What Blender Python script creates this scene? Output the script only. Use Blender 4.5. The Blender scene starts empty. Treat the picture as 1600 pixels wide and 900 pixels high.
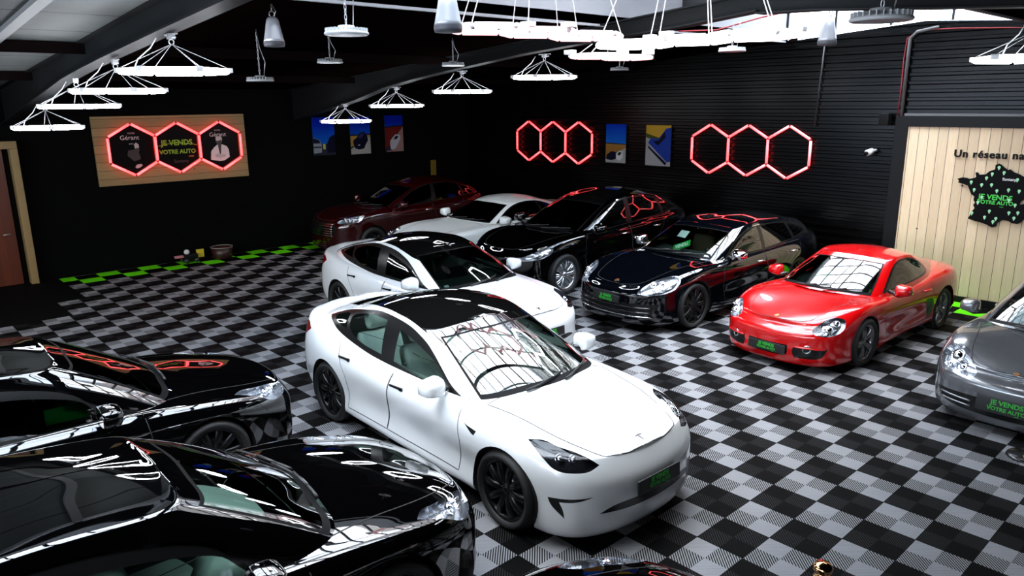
import bpy, bmesh, math, random
import numpy as np
from mathutils import Vector, Matrix, Euler
from mathutils.bvhtree import BVHTree

S = bpy.context.scene
COL = S.collection
PI = math.pi
random.seed(7)

# ---------------------------------------------------------------- camera, sky, exposure
# world: X runs along the back wall, Y towards it, Z up; floor tiles are 0.4 m
YAW, PITCH, ROLL = -0.8282536, 0.245811, -0.0104299
c_, s_ = math.cos(YAW), math.sin(YAW)
c_right = Vector((c_, -s_, 0)); c_fw = Vector((s_, c_, 0)); c_up = Vector((0, 0, 1))
cam_d = bpy.data.cameras.new('camera'); cam = bpy.data.objects.new('camera', cam_d); COL.objects.link(cam)
cam_d.sensor_width = 36; cam_d.lens = 36 * 1164.96 / 1600; cam_d.clip_end = 200
z_ax = -(c_fw * math.cos(PITCH) - c_up * math.sin(PITCH))
y_ax = c_fw * math.sin(PITCH) + c_up * math.cos(PITCH)
x_ax = c_right
cr, sr = math.cos(ROLL), math.sin(ROLL)
x_r = x_ax * cr + y_ax * sr * 1.0
y_r = y_ax * cr - x_ax * sr * 1.0
M = Matrix((x_r, y_r, z_ax)).transposed().to_4x4()
M.translation = Vector((4.495, -7.426, 3.373))
cam.matrix_world = M
S.camera = cam

S.view_settings.view_transform = 'Standard'
S.view_settings.look = 'None'
S.view_settings.gamma = 1.0
S.view_settings.use_curve_mapping = False
S.view_settings.exposure = EXPOSURE = 0.8
S.cycles.use_denoising = True
S.cycles.max_bounces = 8
S.cycles.transparent_max_bounces = 16
S.cycles.sample_clamp_indirect = 8.0
S.cycles.caustics_reflective = False
S.cycles.caustics_refractive = False

W = bpy.data.worlds.new('sky'); S.world = W; W.use_nodes = True
nt = W.node_tree; nt.nodes.clear()
wo = nt.nodes.new('ShaderNodeOutputWorld'); bg = nt.nodes.new('ShaderNodeBackground')
nz = nt.nodes.new('ShaderNodeTexNoise'); nz.inputs['Scale'].default_value = 2.2; nz.inputs['Detail'].default_value = 4
rp = nt.nodes.new('ShaderNodeValToRGB')
rp.color_ramp.elements[0].position = 0.40; rp.color_ramp.elements[0].color = (0.62, 0.78, 1.0, 1)
rp.color_ramp.elements[1].position = 0.60; rp.color_ramp.elements[1].color = (1.0, 1.0, 1.0, 1)
tc = nt.nodes.new('ShaderNodeTexCoord')
nt.links.new(tc.outputs['Generated'], nz.inputs['Vector'])
nt.links.new(nz.outputs['Fac'], rp.inputs['Fac']); nt.links.new(rp.outputs['Color'], bg.inputs['Color'])
bg.inputs['Strength'].default_value = SKY = 9.0
nt.links.new(bg.outputs[0], wo.inputs[0])

# daylight enters through the glazed roof lantern: a portal guides the sampling of the sky
def area_light(name, loc, sx, sy, power, color=(1, 1, 1), rot=(0, 0, 0), portal=False):
    d = bpy.data.lights.new(name, 'AREA'); d.shape = 'RECTANGLE'; d.size = sx; d.size_y = sy
    d.energy = power; d.color = color
    d.cycles.is_portal = portal
    o = bpy.data.objects.new(name, d); COL.objects.link(o); o.location = loc; o.rotation_euler = rot
    return o
SKX0, SKX1, SKY0, SKY1 = -2.8, .95, -8.5, 6.3
area_light('skylight_portal', ((SKX0 + SKX1) / 2, (SKY0 + SKY1) / 2, 5.9), SKX1 - SKX0 + .6, SKY1 - SKY0 + .6, 1, portal=True)
# ---------------------------------------------------------------- materials
MATS = {}
def mat(name, col=(.5, .5, .5), rough=.5, metal=0., coat=0., emit=None, es=1., spec=.5, bump=None, alpha=None):
    if name in MATS: return MATS[name]
    m = bpy.data.materials.new(name); m.use_nodes = True
    b = m.node_tree.nodes['Principled BSDF']
    b.inputs['Base Color'].default_value = (*col, 1); b.inputs['Roughness'].default_value = rough
    b.inputs['Metallic'].default_value = metal; b.inputs['Coat Weight'].default_value = coat
    b.inputs['Coat Roughness'].default_value = 0.015
    b.inputs['Specular IOR Level'].default_value = spec
    if emit:
        b.inputs['Emission Color'].default_value = (*emit, 1); b.inputs['Emission Strength'].default_value = es
    if bump:
        t = m.node_tree; n = t.nodes.new('ShaderNodeTexNoise'); n.inputs['Scale'].default_value = bump[0]
        k = t.nodes.new('ShaderNodeBump'); k.inputs['Strength'].default_value = bump[1]; k.inputs['Distance'].default_value = bump[2]
        c = t.nodes.new('ShaderNodeTexCoord')
        t.links.new(c.outputs['Object'], n.inputs['Vector'])
        t.links.new(n.outputs['Fac'], k.inputs['Height']); t.links.new(k.outputs['Normal'], b.inputs['Normal'])
    MATS[name] = m
    return m
def glass(name, tint, f0=1.0, rough=0.0):
    """thin glazing: tinted see-through mixed with a mirror by the angle of view (Fresnel)"""
    if name in MATS: return MATS[name]
    m = bpy.data.materials.new(name); m.use_nodes = True; t = m.node_tree; t.nodes.clear()
    o = t.nodes.new('ShaderNodeOutputMaterial'); mx = t.nodes.new('ShaderNodeMixShader')
    tr = t.nodes.new('ShaderNodeBsdfTransparent'); tr.inputs[0].default_value = (*tint, 1)
    gl = t.nodes.new('ShaderNodeBsdfGlossy'); gl.inputs['Roughness'].default_value = rough
    fr = t.nodes.new('ShaderNodeFresnel'); fr.inputs['IOR'].default_value = 1.52
    mu = t.nodes.new('ShaderNodeMath'); mu.operation = 'MULTIPLY'; mu.inputs[1].default_value = f0; mu.use_clamp = True
    t.links.new(fr.outputs[0], mu.inputs[0]); t.links.new(mu.outputs[0], mx.inputs[0])
    t.links.new(tr.outputs[0], mx.inputs[1]); t.links.new(gl.outputs[0], mx.inputs[2]); t.links.new(mx.outputs[0], o.inputs[0])
    MATS[name] = m
    return m

# ---------------------------------------------------------------- object helpers
def mesh_obj(name, verts, faces, m, parent=None, smooth=True, normals=None):
    me = bpy.data.meshes.new(name); me.from_pydata([tuple(v) for v in verts], [], [tuple(f) for f in faces])
    ms = m if isinstance(m, (list, tuple)) else [m]
    for x in ms: me.materials.append(x)
    me.polygons.foreach_set('use_smooth', [bool(smooth)] * len(me.polygons))
    if normals is not None: me.normals_split_custom_set_from_vertices([tuple(n) for n in normals])
    me.update()
    o = bpy.data.objects.new(name, me); COL.objects.link(o)
    if parent: o.parent = parent
    return o
def tag(o, label, cat, group=None):
    o['label'] = label; o['category'] = cat
    if group: o['group'] = group
    return o
def empty(name, loc, rz=0, label=None, cat=None, group=None):
    o = bpy.data.objects.new(name, None); COL.objects.link(o); o.location = loc; o.rotation_euler = (0, 0, rz)
    o.empty_display_size = .2
    if label: tag(o, label, cat, group)
    return o
def struct(o): o['kind'] = 'structure'; return o
def copy_tree(o, parent=None):
    c = o.copy(); COL.objects.link(c)
    if parent is not None: c.parent = parent
    for ch in o.children: copy_tree(ch, c)
    return c

class MB:
    """collects simple shapes, links them as one mesh object"""
    def __init__(s): s.v = []; s.f = []; s.sm = []
    def add(s, vs, fs, smooth=False, M=None):
        k = len(s.v)
        s.v += [tuple(M @ Vector(p)) if M else tuple(p) for p in vs]
        s.f += [tuple(i + k for i in f) for f in fs]; s.sm += [smooth] * len(fs)
        return s
    def box(s, a, b, M=None, bev=0.):
        (x0, y0, z0), (x1, y1, z1) = a, b
        if bev <= 0:
            vs = [(x, y, z) for z in (z0, z1) for y in (y0, y1) for x in (x0, x1)]
            fs = [(0, 2, 3, 1), (4, 5, 7, 6), (0, 1, 5, 4), (2, 6, 7, 3), (0, 4, 6, 2), (1, 3, 7, 5)]
            return s.add(vs, fs, False, M)
        bm = bmesh.new(); bmesh.ops.create_cube(bm, size=1)
        for v in bm.verts:
            v.co = Vector(((x0 + x1) / 2 + v.co.x * (x1 - x0), (y0 + y1) / 2 + v.co.y * (y1 - y0), (z0 + z1) / 2 + v.co.z * (z1 - z0)))
        bmesh.ops.bevel(bm, geom=bm.edges[:], offset=bev, segments=3, affect='EDGES', profile=.6)
        bm.verts.index_update()
        s.add([v.co.copy() for v in bm.verts], [[v.index for v in f.verts] for f in bm.faces], True, M); bm.free()
        return s
    def tube(s, pts, r, n=8, closed=False, caps=True, M=None):
        pts = [Vector(p) for p in pts]; N = len(pts); vs = []; fs = []
        rr = r if isinstance(r, (list, tuple)) else [r] * N
        up = None
        for i, p in enumerate(pts):
            if closed: d = pts[(i + 1) % N] - pts[i - 1]
            else: d = pts[min(i + 1, N - 1)] - pts[max(i - 1, 0)]
            d.normalize()
            if up is None: up = d.orthogonal().normalized()
            up = (up - d * up.dot(d));
            if up.length < 1e-6: up = d.orthogonal()
            up.normalize(); w = d.cross(up)
            for k in range(n):
                a = 2 * PI * k / n; vs.append(p + (up * math.cos(a) + w * math.sin(a)) * rr[i])
        for i in range(N if closed else N - 1):
            j = (i + 1) % N
            for k in range(n): fs.append((i * n + k, i * n + (k + 1) % n, j * n + (k + 1) % n, j * n + k))
        if not closed and caps: fs.append(tuple(range(n - 1, -1, -1))); fs.append(tuple((N - 1) * n + k for k in range(n)))
        return s.add(vs, fs, True, M)
    def lathe(s, prof, n=32, M=None, axis='z', closed=False):
        vs = []; fs = []; m = len(prof)
        for k in range(n):
            a = 2 * PI * k / n
            for r, z in prof:
                p = (r * math.cos(a), r * math.sin(a), z)
                if axis == 'y': p = (p[0], p[2], p[1])
                vs.append(p)
        for k in range(n):
            j = (k + 1) % n
            for i in range(m if closed else m - 1):
                i2 = (i + 1) % m
                q = (k * m + i, j * m + i, j * m + i2, k * m + i2)
                fs.append(q if axis != 'y' else q[::-1])
        return s.add(vs, fs, True, M)
    def sphere(s, c, r, n=16, sc=(1, 1, 1), M=None):
        prof = [(max(1e-5, math.sin(PI * i / n)) * r, -math.cos(PI * i / n) * r) for i in range(n + 1)]
        T = Matrix.Translation(c) @ Matrix.Diagonal((*sc, 1))
        return s.lathe(prof, n * 2, (M @ T) if M else T)
    def prism(s, poly, h0, h1, M=None, plane='xy'):
        n = len(poly)
        P = {'xy': lambda a, b, h: (a, b, h), 'xz': lambda a, b, h: (a, h, b), 'yz': lambda a, b, h: (h, a, b)}[plane]
        vs = [P(a, b, h0) for a, b in poly] + [P(a, b, h1) for a, b in poly]
        area = sum(poly[i][0] * poly[(i + 1) % n][1] - poly[(i + 1) % n][0] * poly[i][1] for i in range(n))
        flip = (area < 0) ^ (plane == 'xz') ^ (h1 < h0)
        fs = [tuple(range(n - 1, -1, -1)), tuple(range(n, 2 * n))] + [(i, (i + 1) % n, n + (i + 1) % n, n + i) for i in range(n)]
        if flip: fs = [f[::-1] for f in fs]
        return s.add(vs, fs, False, M)
    def build(s, name, m, parent=None):
        o = mesh_obj(name, s.v, s.f, m, parent)
        o.data.polygons.foreach_set('use_smooth', s.sm)
        return o
def text_obj(name, body, size, m, M, parent=None, ext=.002, align='CENTER', bold=0., space=1.):
    c = bpy.data.curves.new(name, 'FONT'); c.body = body; c.size = size; c.extrude = ext; c.align_x = align; c.align_y = 'CENTER'
    c.offset = bold; c.resolution_u = 3; c.space_character = space
    t = bpy.data.objects.new(name, c); COL.objects.link(t)
    dg = bpy.context.evaluated_depsgraph_get(); me = bpy.data.meshes.new_from_object(t.evaluated_get(dg))
    bpy.data.objects.remove(t); bpy.data.curves.remove(c)
    me.materials.clear(); me.materials.append(m)
    me.transform(M)
    o = bpy.data.objects.new(name, me); COL.objects.link(o)
    if parent: o.parent = parent
    return o
# ---------------------------------------------------------------- the hall
TILE = .4
XW, YW, XE, YS = -12.42, 6.45, 8.5, -12.5            # left wall, back wall, east wall, south wall
RIDGE = -.4
def roof_z(x): return 4.59 - .075 * abs(x - RIDGE)

class NT:
    """small helper for node maths"""
    def __init__(s, name):
        s.m = bpy.data.materials.new(name); s.m.use_nodes = True; s.t = s.m.node_tree; s.b = s.t.nodes['Principled BSDF']
        s.tc = s.t.nodes.new('ShaderNodeTexCoord'); MATS[name] = s.m
    def val(s, inp, v):
        if isinstance(v, (int, float)): inp.default_value = v
        elif isinstance(v, (tuple, list)): inp.default_value = (*v, 1) if len(v) == 3 else v
        else: s.t.links.new(v, inp)
    def op(s, o, a, b=0., c=0.):
        n = s.t.nodes.new('ShaderNodeMath'); n.operation = o; s.val(n.inputs[0], a); s.val(n.inputs[1], b); s.val(n.inputs[2], c); return n.outputs[0]
    def mix(s, f, a, b):
        n = s.t.nodes.new('ShaderNodeMix'); n.data_type = 'RGBA'; s.val(n.inputs['Factor'], f); s.val(n.inputs[6], a); s.val(n.inputs[7], b); return n.outputs[2]
    def xyz(s):
        n = s.t.nodes.new('ShaderNodeSeparateXYZ'); s.t.links.new(s.tc.outputs['Object'], n.inputs[0]); return n.outputs
    def noise(s, scale, detail=3, vec=None, sc3=None):
        n = s.t.nodes.new('ShaderNodeTexNoise'); n.inputs['Scale'].default_value = scale; n.inputs['Detail'].default_value = detail
        src = vec or s.tc.outputs['Object']
        if sc3:
            k = s.t.nodes.new('ShaderNodeMapping'); k.inputs['Scale'].default_value = sc3; s.t.links.new(src, k.inputs[0]); src = k.outputs[0]
        s.t.links.new(src, n.inputs['Vector']); return n.outputs['Fac']
    def bump(s, h, strength, dist):
        n = s.t.nodes.new('ShaderNodeBump'); n.inputs['Strength'].default_value = strength; n.inputs['Distance'].default_value = dist
        s.t.links.new(h, n.inputs['Height']); s.t.links.new(n.outputs[0], s.b.inputs['Normal'])

def floor_shade():
    n = NT('garage_tiles'); o = n.op; X, Y, Z = n.xyz()
    x, y = o('DIVIDE', X, TILE), o('DIVIDE', Y, TILE)
    ix, iy = o('FLOOR', x), o('FLOOR', y)
    par = o('FLOORED_MODULO', o('ADD', ix, iy), 2.)
    u, v = o('FRACT', x), o('FRACT', y)
    same = o('COMPARE', o('GREATER_THAN', u, .5), o('GREATER_THAN', v, .5), .1)      # corner quarters along the i+j diagonal
    cyc = 15.
    sa = o('FRACT', o('MULTIPLY', o('ADD', u, v), cyc)); sb = o('FRACT', o('MULTIPLY', o('SUBTRACT', o('ADD', u, 2.), v), cyc))
    ra = o('LESS_THAN', sa, .50); rb = o('LESS_THAN', sb, .93)  # rib shading painted in: stripe width differs with the rib direction
    rib = o('ADD', o('MULTIPLY', same, ra), o('MULTIPLY', o('SUBTRACT', 1., same), rb))
    # seams between tiles
    e = o('MINIMUM', o('MINIMUM', u, o('SUBTRACT', 1., u)), o('MINIMUM', v, o('SUBTRACT', 1., v)))
    rib = o('MULTIPLY', rib, o('GREATER_THAN', e, .008))
    wear = o('ADD', .82, o('MULTIPLY', n.noise(1.3, 4), .36))
    green = o('MAXIMUM', o('MULTIPLY', o('GREATER_THAN', X, -12.4), o('LESS_THAN', X, -11.6)), o('MULTIPLY', o('GREATER_THAN', Y, 5.6), o('LESS_THAN', Y, 6.4)))
    light = n.mix(green, TILE_LIGHT, (.13, .75, .01)); dark = n.mix(green, n.mix(same, TILE_DARK, TILE_DARK_LIT), (.003, .003, .003))
    col = n.mix(par, light, dark)
    rib = o('MAXIMUM', rib, green)
    col = n.mix(rib, n.mix(par, (.012, .012, .013), (.002, .002, .002)), col)
    vm = n.t.nodes.new('ShaderNodeVectorMath'); vm.operation = 'SCALE'; n.t.links.new(col, vm.inputs[0]); n.t.links.new(wear, vm.inputs['Scale'])
    n.t.links.new(vm.outputs[0], n.b.inputs['Base Color'])
    n.b.inputs['Roughness'].default_value = .6; n.b.inputs['Specular IOR Level'].default_value = .02
    n.bump(rib, .25, .004)
    return n.m
TILE_LIGHT = (.25, .25, .26); TILE_DARK = (.004, .0038, .004); TILE_DARK_LIT = (.022, .021, .022)  # second dark tone: light caught by the ribs, put into the colour
g = MB(); g.box((XW - .3, YS - .3, -.2), (XE + .3, YW + .3, 0)); struct(g.build('floor', floor_shade()))

black_wall = mat('black_wall_paint', (.002, .002, .0022), .8, spec=.04)
g = MB(); g.box((XW - .2, YS, 0), (XW, YW, roof_z(XW) + .1)); struct(g.build('wall_left', black_wall))
g = MB(); g.box((XE, YS, 0), (XE + .2, YW, roof_z(XE) + .1)); struct(g.build('wall_right', black_wall))
WX0, WX1, WZ0, WZ1 = -9.0, 7.5, 1.9, 3.55                # window band added unseen behind the camera, fill light for south-facing sides
g = MB(); g.box((XW - .2, YS - .2, 0), (XE + .2, YS, WZ0)); g.box((XW - .2, YS - .2, WZ1), (XE + .2, YS, 4.6)); g.box((XW - .2, YS - .2, WZ0), (WX0, YS, WZ1)); g.box((WX1, YS - .2, WZ0), (XE + .2, YS, WZ1)); struct(g.build('wall_front', black_wall))
g = MB()
for k in range(12): x = WX0 + (WX1 - WX0) * k / 11; g.box((x - .03, YS - .12, WZ0), (x + .03, YS - .06, WZ1))
g.box((WX0, YS - .12, WZ0), (WX1, YS - .06, WZ0 + .05)); g.box((WX0, YS - .12, WZ1 - .05), (WX1, YS - .06, WZ1)); struct(g.build('window_3', mat('glazing_bar_black', (.01, .01, .011), .4)))
area_light('window_portal', ((WX0 + WX1) / 2, YS - .15, (WZ0 + WZ1) / 2), WX1 - WX0, WZ1 - WZ0, 1, rot=(PI / 2, 0, 0), portal=True)

# back wall: profiled black steel sheet, ribs running along X, gable top
clad = mat('black_profiled_steel', (.0012, .0012, .0013), .24, spec=.16)
pitch = .135; prof = []
z = 0.
while z < 4.62:
    prof += [(z, .0), (z + .055, .0), (z + .072, .032), (z + .112, .032), (z + .125, .0)]; z += pitch
def wall_run(x0, x1):
    vs = []; fs = []
    xs_ = [x0 + (x1 - x0) * i / 24 for i in range(25)]
    for i, x in enumerate(xs_):
        for (zz, d) in prof: vs.append((x, YW - d, min(zz, roof_z(x))))
    n = len(prof)
    for i in range(24):
        for k in range(n - 1): fs.append((i * n + k, (i + 1) * n + k, (i + 1) * n + k + 1, i * n + k + 1))
    return vs, fs
g = MB(); g.add(*wall_run(XW - .2, RIDGE)); g.add(*wall_run(RIDGE, XE + .2)); g.box((XW - .2, YW + .005, 0), (XE + .2, YW + .2, 4.0)); struct(g.build('wall_back', clad))

# roof: two shallow slopes with a glazed lantern along the ridge
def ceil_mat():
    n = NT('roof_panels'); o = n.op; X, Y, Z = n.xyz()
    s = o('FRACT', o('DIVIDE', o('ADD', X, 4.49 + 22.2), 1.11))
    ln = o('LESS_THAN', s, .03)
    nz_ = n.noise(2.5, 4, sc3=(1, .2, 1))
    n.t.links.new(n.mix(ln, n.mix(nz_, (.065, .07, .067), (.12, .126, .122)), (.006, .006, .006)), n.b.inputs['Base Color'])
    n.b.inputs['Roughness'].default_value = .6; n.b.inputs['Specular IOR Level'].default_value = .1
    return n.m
cm = ceil_mat(); cm2 = mat('roof_panels_dark', (.002, .0008, .0008), .7, spec=0.)  # second material: same roof panels with the shade put into the colour
def slope(x0, x1, y0, y1, name, cm=cm2):
    g = MB(); a, b = roof_z(x0), roof_z(x1)
    vs = [(x0, y0, a), (x1, y0, b), (x1, y1, b), (x0, y1, a), (x0, y0, a + .12), (x1, y0, b + .12), (x1, y1, b + .12), (x0, y1, a + .12)]
    g.add(vs, [(3, 2, 1, 0), (4, 5, 6, 7), (0, 1, 5, 4), (1, 2, 6, 5), (2, 3, 7, 6), (3, 0, 4, 7)]); o = g.build(name, cm); return struct(o)
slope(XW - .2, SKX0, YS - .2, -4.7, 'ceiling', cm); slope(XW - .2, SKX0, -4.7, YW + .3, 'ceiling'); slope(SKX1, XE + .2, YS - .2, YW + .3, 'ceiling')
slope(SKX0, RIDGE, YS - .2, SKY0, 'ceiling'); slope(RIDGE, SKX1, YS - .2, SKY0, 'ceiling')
# lantern kerb (grey upstand), rafters, glass
kerb = mat('kerb_grey_paint', (.30, .31, .33), .5)
KZ = 5.0; LZ = 5.5; LR = (SKX0 + SKX1) / 2; LH = (SKX1 - SKX0) / 2
g = MB()
g.box((SKX0 - .06, SKY0, roof_z(SKX0) - .03), (SKX0, SKY1, KZ)); g.box((SKX1, SKY0, roof_z(SKX1) - .03), (SKX1 + .06, SKY1, KZ))
g.box((SKX0, SKY0 - .06, roof_z(SKX0) - .03), (SKX1, SKY0, KZ))
struct(g.build('trim_skylight_kerb', kerb))
barm = mat('glazing_bar_black', (.01, .01, .011), .4)
n_b = 0
g = MB()
yy = SKY0
while yy <= SKY1 + .01:
    w = .018 if n_b % 4 else .035
    for (xa_, xb_) in ((SKX0, LR), (LR, SKX1)):
        za, zb = (KZ, LZ) if xa_ == SKX0 else (LZ, KZ)
        g.add([(xa_, yy - w, za - .06), (xb_, yy - w, zb - .06), (xb_, yy + w, zb - .06), (xa_, yy + w, za - .06), (xa_, yy - w, za), (xb_, yy - w, zb), (xb_, yy + w, zb), (xa_, yy + w, za)],
              [(3, 2, 1, 0), (4, 5, 6, 7), (0, 1, 5, 4), (1, 2, 6, 5), (2, 3, 7, 6), (3, 0, 4, 7)])
    yy += .617; n_b += 1
for x in (LR, LR - .62, LR - 1.24, LR + .62, LR + 1.24):
    zt = LZ - (LZ - KZ) * abs(x - LR) / LH; w = .05 if x == LR else .016
    g.box((x - w, SKY0, zt - .07), (x + w, SKY1, zt + .005))
# vertical glazed gable at the far end
for x in (SKX0 + .02, LR - .95, LR, LR + .95, SKX1 - .02): g.box((x - .02, SKY1 - .02, roof_z(x)), (x + .02, SKY1 + .03, LZ - (LZ - KZ) * abs(x - LR) / LH))
struct(g.build('window_1', barm))
pane = glass('skylight_glass', (.96, .98, 1.0), .8)
g = MB()
g.add([(SKX0, SKY0, KZ + .004), (LR, SKY0, LZ + .004), (LR, SKY1, LZ + .004), (SKX0, SKY1, KZ + .004), (SKX1, SKY0, KZ + .004), (SKX1, SKY1, KZ + .004)], [(0, 1, 2, 3), (1, 4, 5, 2)])
g.add([(SKX0, SKY1 + .01, roof_z(SKX0)), (SKX1, SKY1 + .01, roof_z(SKX1)), (SKX1, SKY1 + .01, KZ), (LR, SKY1 + .01, LZ), (SKX0, SKY1 + .01, KZ)], [(0, 1, 2, 3, 4)])
g.add([(SKX0, SKY0 - .01, KZ), (SKX1, SKY0 - .01, KZ), (LR, SKY0 - .01, LZ)], [(0, 1, 2)])
go = g.build('window_2', pane); struct(go)

# steel rafters of the portal frames (one object each), carrying the lamps
steel = mat('rafter_dark_steel', (.010, .0105, .011), .5, spec=.03)
def tab(x, T):
    for (xa, za), (xb, zb_) in zip(T, T[1:]):
        if xa <= x <= xb: return za + (zb_ - za) * (x - xa) / (xb - xa)
    return T[0][1] if x < T[0][0] else T[-1][1]
HAUNCH = [(-12.5, 3.02), (-9.48, 3.44), (-8.8, 3.53), (-7.13, 3.755), (-5.45, 3.90), (-3.35, 4.065), (-.4, 4.28)]
HAUNCH2 = [(-12.5, 2.95), (-9.77, 3.355), (-8.07, 3.705), (-6.16, 3.915), (-4.2, 4.105), (-.4, 4.34)]
def beam_z(x, y=-4.7): return tab(x, HAUNCH2 if y > 0 else HAUNCH) if x <= RIDGE else roof_z(x) - .22
def rafter(y, x0, x1):
    """I-section rafter with a haunch towards the wall"""
    g = MB(); n = 12; xs_ = [x0 + (x1 - x0) * i / n for i in range(n + 1)]
    for w, lo, hi in ((.10, lambda x: beam_z(x, y), lambda x: beam_z(x, y) + .018), (.008, lambda x: beam_z(x, y) + .018, lambda x: roof_z(x) - .02), (.10, lambda x: roof_z(x) - .02, lambda x: roof_z(x) - .002)):
        vs = []
        for x in xs_: vs += [(x, y - w, lo(x)), (x, y + w, lo(x)), (x, y + w, hi(x)), (x, y - w, hi(x))]
        fs = [(4 * i + k, 4 * i + (k + 1) % 4, 4 * i + 4 + (k + 1) % 4, 4 * i + 4 + k) for i in range(n) for k in range(4)] + [(3, 2, 1, 0), (4 * n, 4 * n + 1, 4 * n + 2, 4 * n + 3)]
        g.add(vs, fs)
    return struct(g.build('trim_beam', steel))
for y in (-10.5, -4.7, 1.1):
    rafter(y, XW, RIDGE); rafter(y, RIDGE, XE)
g = MB()
for x in (-9.6, -6.4, 3.2, 5.8):
    g.box((x - .04, YS, roof_z(x) - .14), (x + .04, YW - .05, roof_z(x) - .005))
g.box((-12.3, -5.72, 3.5), (-12.25, -5.62, 3.55))
struct(g.build('trim_purlin', mat('purlin_dark', (.005, .003, .003), .6, spec=0.)))
g = MB(); g.add([(XW, -5.72, roof_z(XW) - .05), (SKX0, -5.72, roof_z(SKX0) - .05), (SKX0, -5.60, roof_z(SKX0) - .05), (XW, -5.60, roof_z(XW) - .05),
                 (XW, -5.72, roof_z(XW)), (SKX0, -5.72, roof_z(SKX0)), (SKX0, -5.60, roof_z(SKX0)), (XW, -5.60, roof_z(XW))], [(3, 2, 1, 0), (0, 1, 5, 4), (2, 3, 7, 6), (0, 4, 7, 3), (1, 2, 6, 5)])
struct(g.build('trim_cable_tray', mat('tray_grey', (.16, .16, .16), .5)))
# tie beam across the lantern, seen black in the windscreens
g = MB(); g.box((SKX0, 2.95, 4.72), (SKX1, 3.2, 4.95)); struct(g.build('trim_tie_beam', barm))

# ---- timber panels
def wood_mat(name, ca, cb, axis, pw, knots=True, rough=.6):
    n = NT(name); o = n.op; X, Y, Z = n.xyz(); A = {'x': X, 'y': Y, 'z': Z}[axis]
    t = o('DIVIDE', A, pw); idx = o('FLOOR', t); fr = o('FRACT', t)
    wn = n.t.nodes.new('ShaderNodeTexWhiteNoise'); wn.noise_dimensions = '1D'; n.t.links.new(idx, wn.inputs['W'])
    sc = {'x': (9, 1, 1.2), 'z': (1.2, 1.2, 9), 'y': (1, 9, 1.2)}[axis]
    grain = n.noise(4, 6, sc3=sc)
    c = n.mix(grain, ca, cb)
    c = n.mix(o('MULTIPLY', wn.outputs['Value'], .45), c, tuple(k * .62 for k in cb))
    if knots:
        vo = n.t.nodes.new('ShaderNodeTexVoronoi'); vo.inputs['Scale'].default_value = 2.6; n.t.links.new(n.tc.outputs['Object'], vo.inputs['Vector'])
        c = n.mix(o('LESS_THAN', vo.outputs['Distance'], .045), c, (.10, .055, .025))
    c = n.mix(o('LESS_THAN', fr, .045), c, (.03, .02, .012))
    n.t.links.new(c, n.b.inputs['Base Color']); n.b.inputs['Roughness'].default_value = rough
    n.bump(o('GREATER_THAN', fr, .03), .5, .004)
    return n.m
pine = wood_mat('pale_pine_boards', (.86, .71, .49), (.72, .54, .32), 'x', .152)
pallet = wood_mat('pine_boards_horizontal', (.36, .25, .10), (.24, .155, .055), 'z', .172)
frame_b = mat('black_frame_paint', (.006, .006, .0065), .45, spec=.15)
# big pine board wall on the back wall, in a black frame
wb = empty('timber_panel', (-.48, 6.38, .1), 0, 'tall pale pine board panel in a black frame on the back wall', 'wall panel')
def ch(g, name, m, par):
    o = g.build(name, m, par); o.matrix_parent_inverse = Matrix.Translation(-par.location); return o
ch(MB().box((-.48, 6.36, .10), (5.2, 6.43, 2.88)), 'boards', pine, wb)
g = MB(); g.box((-.69, 6.33, .02), (-.485, 6.44, 2.885)); ch(g, 'frame_post', frame_b, wb)
g = MB(); g.box((-.69, 6.33, 2.885), (5.2, 6.44, 3.05)); ch(g, 'frame_head', frame_b, wb)
g = MB(); g.box((-.69, 6.33, .0), (5.2, 6.44, .098)); ch(g, 'frame_foot', frame_b, wb)

dm = MB(); dm.box((XW + .02, -8.5, .001), (-10.3, -4.28, .012)); dm.box((-10.3, -8.5, .001), (-9.2, -4.75, .012))  # thin black sheet added in place of deep shade on the floor
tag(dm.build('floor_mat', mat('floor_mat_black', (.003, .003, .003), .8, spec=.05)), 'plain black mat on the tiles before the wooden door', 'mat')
# ---------------------------------------------------------------- cars: smooth spline skins, cut into panels
def sp_matrix(n, params, s_end, e_end, odd, beta):
    """matrix that maps n control values to samples of a C2 spline; 'sym' ends mirror at the centre line"""
    A = np.zeros((n, n))
    def fold(i):
        if i < 0:
            if s_end == 'sym': return [(-i, -1. if odd else 1.)]
            return [(0, 2.), (-i, -1.)]
        if i > n - 1:
            j = 2 * (n - 1) - i
            if e_end == 'sym': return [(j, -1. if odd else 1.)]
            return [(n - 1, 2.), (j, -1.)]
        return [(i, 1.)]
    for i in range(n):
        for d, w in ((-1, 1 / 6), (0, 4 / 6), (1, 1 / 6)):
            for j, s in fold(i + d): A[i, j] += w * s
        if odd and ((i == 0 and s_end == 'sym') or (i == n - 1 and e_end == 'sym')): A[i] = 0; A[i, i] = 1
    C = beta * np.linalg.inv(A) + (1 - beta) * np.eye(n)
    E = np.zeros((len(params), n))
    for r, u in enumerate(params):
        i = min(int(u), n - 2); t = u - i
        for k, w in enumerate(((1 - t) ** 3 / 6, (3 * t ** 3 - 6 * t * t + 4) / 6, (-3 * t ** 3 + 3 * t * t + 3 * t + 1) / 6, t ** 3 / 6)):
            for j, s in fold(i - 1 + k): E[r, j] += w * s
    return E @ C

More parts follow.
